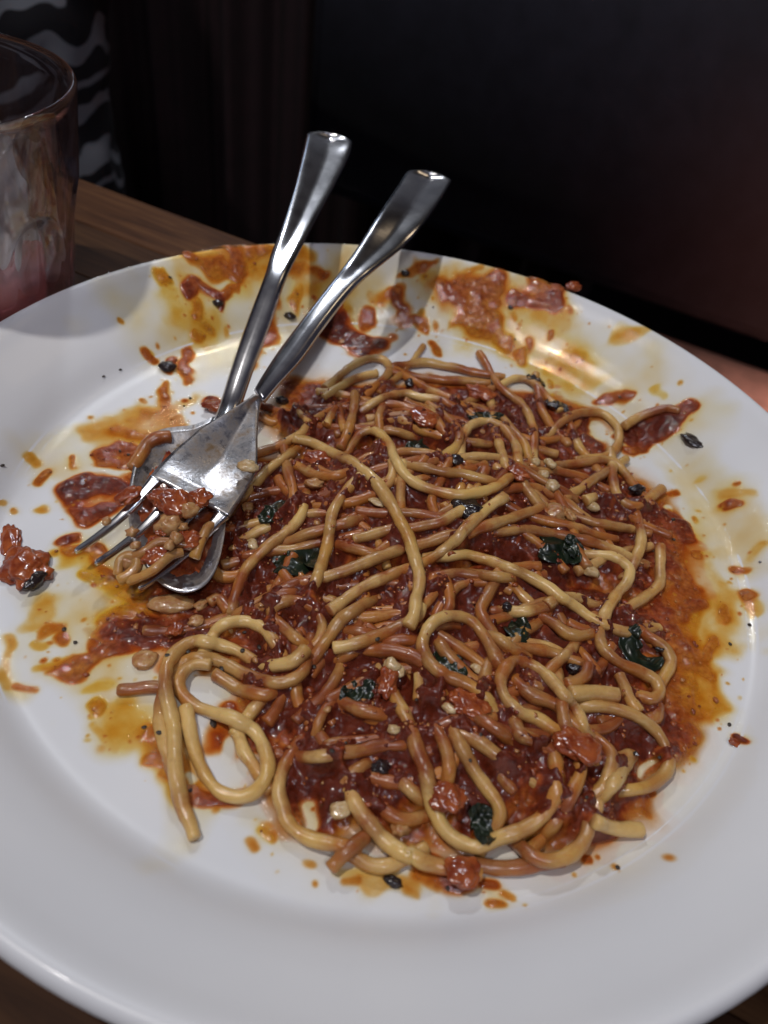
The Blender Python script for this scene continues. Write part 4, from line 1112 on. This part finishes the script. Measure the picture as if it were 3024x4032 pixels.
# ground pepper
PEP = [('G', 445, 318), ('G', 122, 922), ('G', 580, 1110), ('G', 540, 1160), ('G', 12, 968), ('G', 120, 1455), ('G', 175, 1478), ('J', 12, 462), ('J', 350, 1352), ('J', 410, 1425),
       ('J', 1025, 1475), ('J', 1320, 1470), ('J', 1410, 1450), ('C', 428, 322), ('C', 508, 318), ('C', 568, 606), ('C', 935, 480), ('C', 920, 600), ('C', 1030, 580), ('C', 430, 635),
       ('C', 378, 1140), ('C', 578, 1515), ('C', 1505, 1255), ('D', 730, 590), ('D', 1080, 985), ('D', 180, 925), ('D', 475, 195), ('D', 60, 375), ('E', 1000, 1275), ('E', 1155, 1300),
       ('B', 370, 618), ('B', 1230, 440), ('B', 1095, 480), ('B', 1575, 1240), ('B', 1580, 1370), ('I', 935, 970), ('I', 870, 1362), ('I', 750, 1480), ('I', 395, 705), ('I', 745, 1982),
       ('A', 535, 710), ('A', 955, 675), ('A', 850, 590), ('H', 390, 298), ('H', 700, 420), ('F', 840, 412), ('F', 790, 515), ('K', 345, 105), ('K', 403, 178), ('K', 1005, 225), ('K', 848, 658), ('K', 770, 630), ('K', 1018, 965), ('M', 698, 512), ('A', 1350, 840), ('D', 1150, 820), ('D', 270, 870), ('E', 680, 1560), ('C', 790, 720), ('C', 730, 1080)]
for k, (t, x, y) in enumerate(PEP):
    s = .45 + .35 * RNG.rand() + (.5 if (t, x) in (('C', 790), ('C', 730)) else 0)
    c = ground(px(t, [(x, y)])[0]) + np.array([0, 0, s * .0002]); v, f = chunk_verts(c, (s, s * .8, s * .6), 200 + k, k, .4, 1)
    o = link('pepper_speck', v, f, M_PEPPER, smooth=False)
    on_rim = math.hypot(c[0], c[1]) > .095
    tag(o, 'tiny black pepper speck on the sauce-smeared white rim' if on_rim else 'tiny black pepper speck among the pasta and sauce', 'pepper', 'pepper specks on the rim' if on_rim else 'pepper specks on the food')

# minced bits clinging all over the heap: nobody could count them
def build_mince():
    V = []; F = []; n0 = 0; rs = np.random.RandomState(5); v0, f0 = ICO[1]; k = 0
    while k < 1700:
        i, j = rs.randint(0, GN, 2)
        if AMT[i, j] < .6 or GR[i, j] > .98 * R: continue
        if POOL[i, j] < .5 and rs.rand() < .75: continue
        if SZ[i, j] < HM[i, j] - .0004 and rs.rand() < .93: continue
        k += 1; s = rs.gamma(2.2, .15) * .001 + .00016
        c = np.array([GX[i, j], GY[i, j], (TOP if POOL[i, j] > .3 else SZ)[i, j] - s * .15])
        q = v0 * (1 + .25 * rs.randn(len(v0), 1)) * s * np.array([1, .8, .55]); a = rs.rand() * 6.28
        q = np.stack([q[:, 0] * math.cos(a) - q[:, 1] * math.sin(a), q[:, 0] * math.sin(a) + q[:, 1] * math.cos(a), q[:, 2]], 1) + c
        V.append(q); F += [tuple(x + n0 for x in f) for f in f0]; n0 += len(v0)
    o = link('minced_sauce_bits', np.vstack(V), F, M_MINCE, centre=False)
    tag(o, 'fine minced tomato and garlic bits clinging all over the pasta', 'sauce', kind='stuff')
_m = NB('minced_bits')
_g = _m.new('ShaderNodeNewGeometry').outputs['Random Per Island']
_m.P(Base_Color=_m.ramp(_g, [(0, (.16, .02, .008)), (.45, (.30, .07, .018)), (.75, (.36, .11, .03)), (1, (.44, .22, .08))]), Roughness=.25, Coat_Weight=.5, Coat_Roughness=.06)
_m.bump(_m.noise(1500, 3), .4, .0004); M_MINCE = _m.m
build_mince()

# ------------------------------------------------------------------ wooden table of glued staves
EX = np.array([.9397, -.3420, 0]); EN = np.array([.3420, .9397, 0])
def mat_wood():
    m = NB('oiled_wood'); rnd = m.new('ShaderNodeObjectInfo').outputs['Random']
    v = m.new('ShaderNodeMapping', {'Vector': m.coords(), 'Scale': (5, 60, 30)}).outputs[0]
    off = m.new('ShaderNodeVectorMath', {0: v}, operation='ADD'); cx = m.new('ShaderNodeCombineXYZ', {'X': m.math('MULTIPLY', rnd, 40.0), 'Y': m.math('MULTIPLY', rnd, 17.0)})
    m.l.new(cx.outputs[0], off.inputs[1]); v = off.outputs[0]
    g = m.noise(2.2, 6, .65, vec=v, dist=1.2)
    c = m.ramp(g, [(.30, (.024, .009, .004)), (.5, (.052, .022, .009)), (.72, (.10, .048, .020))])
    t = m.ramp(rnd, [(0, (.62, .60, .60)), (.5, (.95, .92, .9)), (1, (1.5, 1.4, 1.3))])
    m.P(Base_Color=m.mix(c, t, 1.0, 'MULTIPLY'), Roughness=.6, Specular_IOR_Level=.12); m.bump(g, .12, .0006); return m.m
M_WOOD = mat_wood()
table = empty('wooden_table', (0, 0, TABLE_Z - .74)); tag(table, 'dark oiled wooden table of glued staves under the bowl', 'table')
def stave_mesh(L, W, H=.03, ch=.0005):
    bm = bmesh.new(); bmesh.ops.create_cube(bm, size=1); bmesh.ops.scale(bm, vec=(L, W, H), verts=bm.verts)
    bmesh.ops.bevel(bm, geom=bm.edges[:], offset=ch, segments=1, affect='EDGES')
    me = bpy.data.meshes.new('stave'); bm.to_mesh(me); bm.free(); me.materials.append(M_WOOD); return me
SM = {}
rs = np.random.RandomState(3)
ang = math.atan2(EX[1], EX[0]); nrow = 0; pos = .14; lens = [.22, .27, .33]
while pos > -.55:
    W = .036; x = -.95 + rs.rand() * .2
    while x < .85:
        L = lens[rs.randint(3)]
        me = SM.setdefault(L, stave_mesh(L - .00025, W - .00025))
        o = bpy.data.objects.new('stave', me); COL.objects.link(o); o.parent = table
        c = EX * (x + L / 2) + EN * (pos - W / 2) + np.array([0, 0, TABLE_Z - .015]); o.location = Vector(c) - table.location; o.rotation_euler = (0, 0, ang)
        x += L
    pos -= W
def boxbm(c, size, rot=0, bev=.004, seg=2):
    bm = bmesh.new(); bmesh.ops.create_cube(bm, size=1); bmesh.ops.scale(bm, vec=size, verts=bm.verts)
    if bev: bmesh.ops.bevel(bm, geom=bm.edges[:], offset=bev, segments=seg, affect='EDGES')
    bmesh.ops.rotate(bm, cent=(0, 0, 0), matrix=Matrix.Rotation(rot, 3, 'Z'), verts=bm.verts); bmesh.ops.translate(bm, vec=c, verts=bm.verts); return bm
for sx in (-.80, .80):
    for sn in (.07, -.48):
        c = EX * sx * .9 + EN * sn; bm_obj('leg', boxbm((c[0], c[1], TABLE_Z - .03 - .35), (.06, .06, .70), ang), M_WOOD, table)

# ------------------------------------------------------------------ tumbler
GC = np.array([-.1693, .0748]); GT = .080
def mat_glass():
    m = NB('clear_glass'); tr = m.new('ShaderNodeBsdfTransparent', {'Color': (.93, .90, .94)}); mx = m.new('ShaderNodeMixShader'); mx.inputs[0].default_value = .22
    m.l.new(m.b.outputs[0], mx.inputs[1]); m.l.new(tr.outputs[0], mx.inputs[2]); m.l.new(mx.outputs[0], m.out.inputs['Surface']); m.P(Base_Color=(.95, .92, .96), Roughness=.0, IOR=1.45, Transmission_Weight=1.0); return m.m
glass = empty('glass_tumbler', (GC[0], GC[1], TABLE_Z)); tag(glass, 'clear faceted glass tumbler at the upper left behind the bowl', 'glass')
def build_glass():
    seg = 216; nf = 9; prof = []
    H = GT - TABLE_Z; rO = lambda h: lerp(.0400, .0527, (h / H) ** .85)
    zs = np.concatenate([[0], np.linspace(.001, H - .0016, 64), [H - .0008, H - .0002, H]])
    V = []; F = []
    for h in zs:
        r = rO(h)
        if h > H - .0016: r -= .0003 * ((h - H + .0016) / .0016) ** 2 * 3
        if h == 0: r -= .0015
        for k in range(seg):
            th = 2 * math.pi * k / seg; u = (th * nf / (2 * math.pi)) % 1 - .5
            arch = .66 * H - .30 * H * (2 * abs(u)) ** 2.2
            f = min(1, max(0, (arch - h) / .006)); f = f * f * (3 - 2 * f)
            flat = math.cos(math.pi / nf) / math.cos(u * 2 * math.pi / nf)
            rr = r * lerp(1, flat * 1.012, f) - .0011 * f * (.5 + .5 * math.cos(th * nf * 3)) 
            V.append((rr * math.cos(th), rr * math.sin(th), h))
    n1 = len(zs)
    inner = [(rO(H) - .0016, H), (rO(H) - .0024, H - .0012)] + [(rO(h) - lerp(.0044, .0028, h / H), h) for h in np.linspace(H - .004, .016, 30)] + [(.030, .0128), (.022, .0118), (.0005, .0115)]
    for r, h in inner:
        for k in range(seg): th = 2 * math.pi * k / seg; V.append((r * math.cos(th), r * math.sin(th), h))
    n = n1 + len(inner)
    for i in range(n - 1):
        for k in range(seg):
            k2 = (k + 1) % seg; F.append((i * seg + k, i * seg + k2, (i + 1) * seg + k2, (i + 1) * seg + k))
    F.append(tuple(range(seg))[::-1]); F.append(tuple((n - 1) * seg + k for k in range(seg)))
    V = np.array(V) + np.array([GC[0], GC[1], TABLE_Z + .0003])
    link('tumbler_body', V, F, mat_glass(), glass, centre=False)
    # what is left of the drink
    m = NB('red_drink'); m.P(Base_Color=(.70, .30, .28), Roughness=.02, IOR=1.33, Transmission_Weight=.75)
    V = []; F = []; hh = np.linspace(.0121, .027, 10)
    pr = [(.0005, .0120)] + [(np.interp(h, [.0118, .016, .08], [.022, .0348, .047]) , h) for h in hh] + [(.0005, .0268)]
    for r, h in pr:
        for k in range(72): th = 2 * math.pi * k / 72; V.append((r * math.cos(th), r * math.sin(th), h))
    for i in range(len(pr) - 1):
        for k in range(72): k2 = (k + 1) % 72; F.append((i * 72 + k, i * 72 + k2, (i + 1) * 72 + k2, (i + 1) * 72 + k))
    d = link('drink_remains', np.array(V) + np.array([GC[0], GC[1], TABLE_Z + .0003]), F, m.m, centre=False)
    tag(d, 'last pinkish red liquid at the bottom of the glass tumbler', 'drink')
build_glass()
def build_napkin():
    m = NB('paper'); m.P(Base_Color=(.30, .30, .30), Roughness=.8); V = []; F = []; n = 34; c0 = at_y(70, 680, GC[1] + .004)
    for s_ in (0, 1):
        for i in range(n + 1):
            for j in range(n + 1):
                u = i / n - .5; v = j / n - .5
                a = mnoise.noise(Vector((u * 2.2, v * 2.2, 3))) * .012
                r = .026; th = u * 2.0 - 1.2
                V.append((c0[0] - .012 + math.cos(th) * (r - .010 + a), c0[1] + math.sin(th) * (r - .010 + a), c0[2] + v * .040 + .008 * mnoise.noise(Vector((u * 6, v * 3, 9))) - s_ * .0002))
    o = (n + 1) ** 2
    for i in range(n):
        for j in range(n):
            a, b, c, d = i * (n + 1) + j, (i + 1) * (n + 1) + j, (i + 1) * (n + 1) + j + 1, i * (n + 1) + j + 1
            F += [(a, b, c, d), (o + d, o + c, o + b, o + a)]
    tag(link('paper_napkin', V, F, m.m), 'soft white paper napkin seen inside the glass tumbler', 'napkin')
build_napkin()

# ------------------------------------------------------------------ dim room behind
def simple(name, col, rough=.7, **kw):
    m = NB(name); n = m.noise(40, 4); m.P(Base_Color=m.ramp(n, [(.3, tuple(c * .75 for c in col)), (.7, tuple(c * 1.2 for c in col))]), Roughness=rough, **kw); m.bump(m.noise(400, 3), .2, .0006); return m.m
chair = empty('padded_bench', tuple(EX * .02 + EN * .48 + np.array([0, 0, -.74])))
tag(chair, 'dark padded bench with a salmon pink seat, across the table behind the bowl', 'bench')
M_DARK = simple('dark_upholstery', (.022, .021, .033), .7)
def slab(name, c, size, mat, parent, tilt=0, bev=.012, seg=4):
    bm = bmesh.new(); bmesh.ops.create_cube(bm, size=1); bmesh.ops.scale(bm, vec=size, verts=bm.verts)
    bmesh.ops.bevel(bm, geom=bm.edges[:], offset=bev, segments=seg, affect='EDGES')
    bmesh.ops.rotate(bm, cent=(0, 0, 0), matrix=Matrix.Rotation(tilt, 3, 'X'), verts=bm.verts)
    bmesh.ops.rotate(bm, cent=(0, 0, 0), matrix=Matrix.Rotation(ang, 3, 'Z'), verts=bm.verts); bmesh.ops.translate(bm, vec=c, verts=bm.verts)
    return bm_obj(name, bm, mat, parent)
def enp(ex, en, z): return tuple(EX * ex + EN * en + np.array([0, 0, z]))
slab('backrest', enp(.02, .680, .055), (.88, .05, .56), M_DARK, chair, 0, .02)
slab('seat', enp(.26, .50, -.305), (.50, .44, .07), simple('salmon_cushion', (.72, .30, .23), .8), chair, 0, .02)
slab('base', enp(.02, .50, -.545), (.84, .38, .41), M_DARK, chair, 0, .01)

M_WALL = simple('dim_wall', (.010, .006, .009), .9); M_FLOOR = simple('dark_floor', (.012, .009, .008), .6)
def sheet(name, corners, mat):
    me = bpy.data.meshes.new(name); me.from_pydata([tuple(c) for c in corners], [], [(0, 1, 2, 3)]); me.materials.append(mat)
    o = bpy.data.objects.new(name, me); COL.objects.link(o); tag(o, name.replace('_', ' ') + ' in shadow behind the table', kind='structure'); return o
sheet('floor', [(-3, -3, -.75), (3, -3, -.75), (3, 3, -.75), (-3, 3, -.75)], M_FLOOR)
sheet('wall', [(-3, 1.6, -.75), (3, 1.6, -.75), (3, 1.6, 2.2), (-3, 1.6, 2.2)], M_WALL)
# curtain with folds
V = []; F = []; n = 160
for i in range(n + 1):
    x = -.75 + 1.0 * i / n; y = .98 + .030 * math.sin(i * .42) + .012 * math.sin(i * 1.13)
    for z in (-.72, .0, 1.2): V.append((x, y, z)); V.append((x, y + .004, z))
for i in range(n):
    for j in range(2):
        for s_ in (0, 1):
            a = i * 6 + j * 2 + s_; f = (a, a + 6, a + 8, a + 2); F.append(f if s_ == 0 else f[::-1])
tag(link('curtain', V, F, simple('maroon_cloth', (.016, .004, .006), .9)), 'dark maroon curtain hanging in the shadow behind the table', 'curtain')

# person across the table at the left: only the striped side and an elbow come into the picture
def build_person():
    P0 = (-.48, .56, -.30)
    J = dict(pelvis=P0, belly=(-.48, .555, -.14), chest=(-.47, .54, .04), neck=(-.46, .51, .20), head=(-.45, .48, .30), crown=(-.45, .48, .38),
             sL=(-.35, .54, .14), eL=(-.208, .455, .045), wL=(-.30, .385, .215), hL=(-.33, .38, .26), sR=(-.62, .54, .14), eR=(-.68, .50, -.06), wR=(-.60, .36, -.02 + .03), hR=(-.55, .33, .01),
             kL=(-.39, .28, -.32), aL=(-.38, .26, -.70), tL=(-.38, .16, -.725), kR=(-.55, .28, -.32), aR=(-.56, .26, -.70), tR=(-.56, .16, -.725), hipL=(-.42, .52, -.32), hipR=(-.54, .52, -.32))
    Rr = dict(pelvis=.13, belly=.12, chest=.13, neck=.05, head=.085, crown=.06, sL=.055, eL=.036, wL=.026, hL=.03, sR=.055, eR=.036, wR=.026, hR=.03, kL=.055, aL=.035, tL=.03, kR=.055, aR=.035, tR=.03, hipL=.08, hipR=.08)
    E_ = 'pelvis belly,belly chest,chest neck,neck head,head crown,chest sL,sL eL,eL wL,wL hL,chest sR,sR eR,eR wR,wR hR,pelvis hipL,hipL kL,kL aL,aL tL,pelvis hipR,hipR kR,kR aR,aR tR'
    ks = list(J); me = bpy.data.meshes.new('body'); me.from_pydata([J[k] for k in ks], [[ks.index(a) for a in e.split()] for e in E_.split(',')], [])
    root = empty('person', (-.40, .50, -.74)); tag(root, 'person in a black and white wavy striped top seated across the table at left', 'person')
    o = bpy.data.objects.new('body', me); COL.objects.link(o); o.parent = root; o.matrix_parent_inverse = Matrix.Translation(-root.location)
    sk = o.modifiers.new('skin', 'SKIN'); o.modifiers.new('sub', 'SUBSURF').render_levels = 2
    for i, k in enumerate(ks): me.skin_vertices[0].data[i].radius = (Rr[k], Rr[k] * .8); me.skin_vertices[0].data[i].use_root = (i == 0)
    m = simple('skin', (.30, .13, .08), .5); me.materials.append(m)
    # top: a loose tube of cloth round the torso with wrinkled outline
    z = NB('zebra_cloth'); w = z.new('ShaderNodeTexWave', {'Vector': z.coords(), 'Scale': 9.5, 'Distortion': 11.0, 'Detail': 1.5, 'Detail Scale': 1.6}, bands_direction='Z')
    z.P(Base_Color=z.ramp(w.outputs['Fac'], [(.70, (.005, .005, .009)), (.74, (.17, .185, .215))]), Roughness=.85)
    V = []; F = []; ns = 96; levels = np.linspace(-.34, .19, 46)
    for s_ in (0, 1):
        for h in levels:
            t = (h + .34) / .53; hw = np.interp(t, [0, .25, .45, .8, .93, 1], [.158, .150, .146, .165, .13, .06]); hd = np.interp(t, [0, .5, .9, 1], [.135, .12, .10, .05])
            cx = np.interp(t, [0, 1], [-.463, -.443]); cy = np.interp(t, [0, 1], [.55, .52])
            for k in range(ns):
                a = 2 * math.pi * k / ns; wv = .012 * mnoise.noise(Vector((math.cos(a) * 2.2, math.sin(a) * 2.2, h * 16))) + .006 * mnoise.noise(Vector((math.cos(a) * 5, math.sin(a) * 5, h * 34)))
                V.append((cx + (hw + wv - s_ * .002) * math.cos(a), cy + (hd + wv - s_ * .002) * math.sin(a), h))
    nl = len(levels); o_ = nl * ns
    for i in range(nl - 1):
        for k in range(ns):
            k2 = (k + 1) % ns; f = (i * ns + k, i * ns + k2, (i + 1) * ns + k2, (i + 1) * ns + k); F += [f, tuple(o_ + q for q in f[::-1])]
    link('striped_top', V, F, z.m, root)
    bm = bmesh.new(); bmesh.ops.create_icosphere(bm, subdivisions=3, radius=1); bmesh.ops.scale(bm, vec=(.098, .105, .11), verts=bm.verts)
    bmesh.ops.delete(bm, geom=[v for v in bm.verts if v.co.y < -.055 and v.co.z < .05], context='VERTS')
    for v in bm.verts: v.co *= 1 + .05 * mnoise.noise(v.co * 30)
    bmesh.ops.translate(bm, vec=(-.45, .495, .325), verts=bm.verts); bm_obj('hair', bm, simple('dark_hair', (.012, .008, .007), .4), root)
build_person()
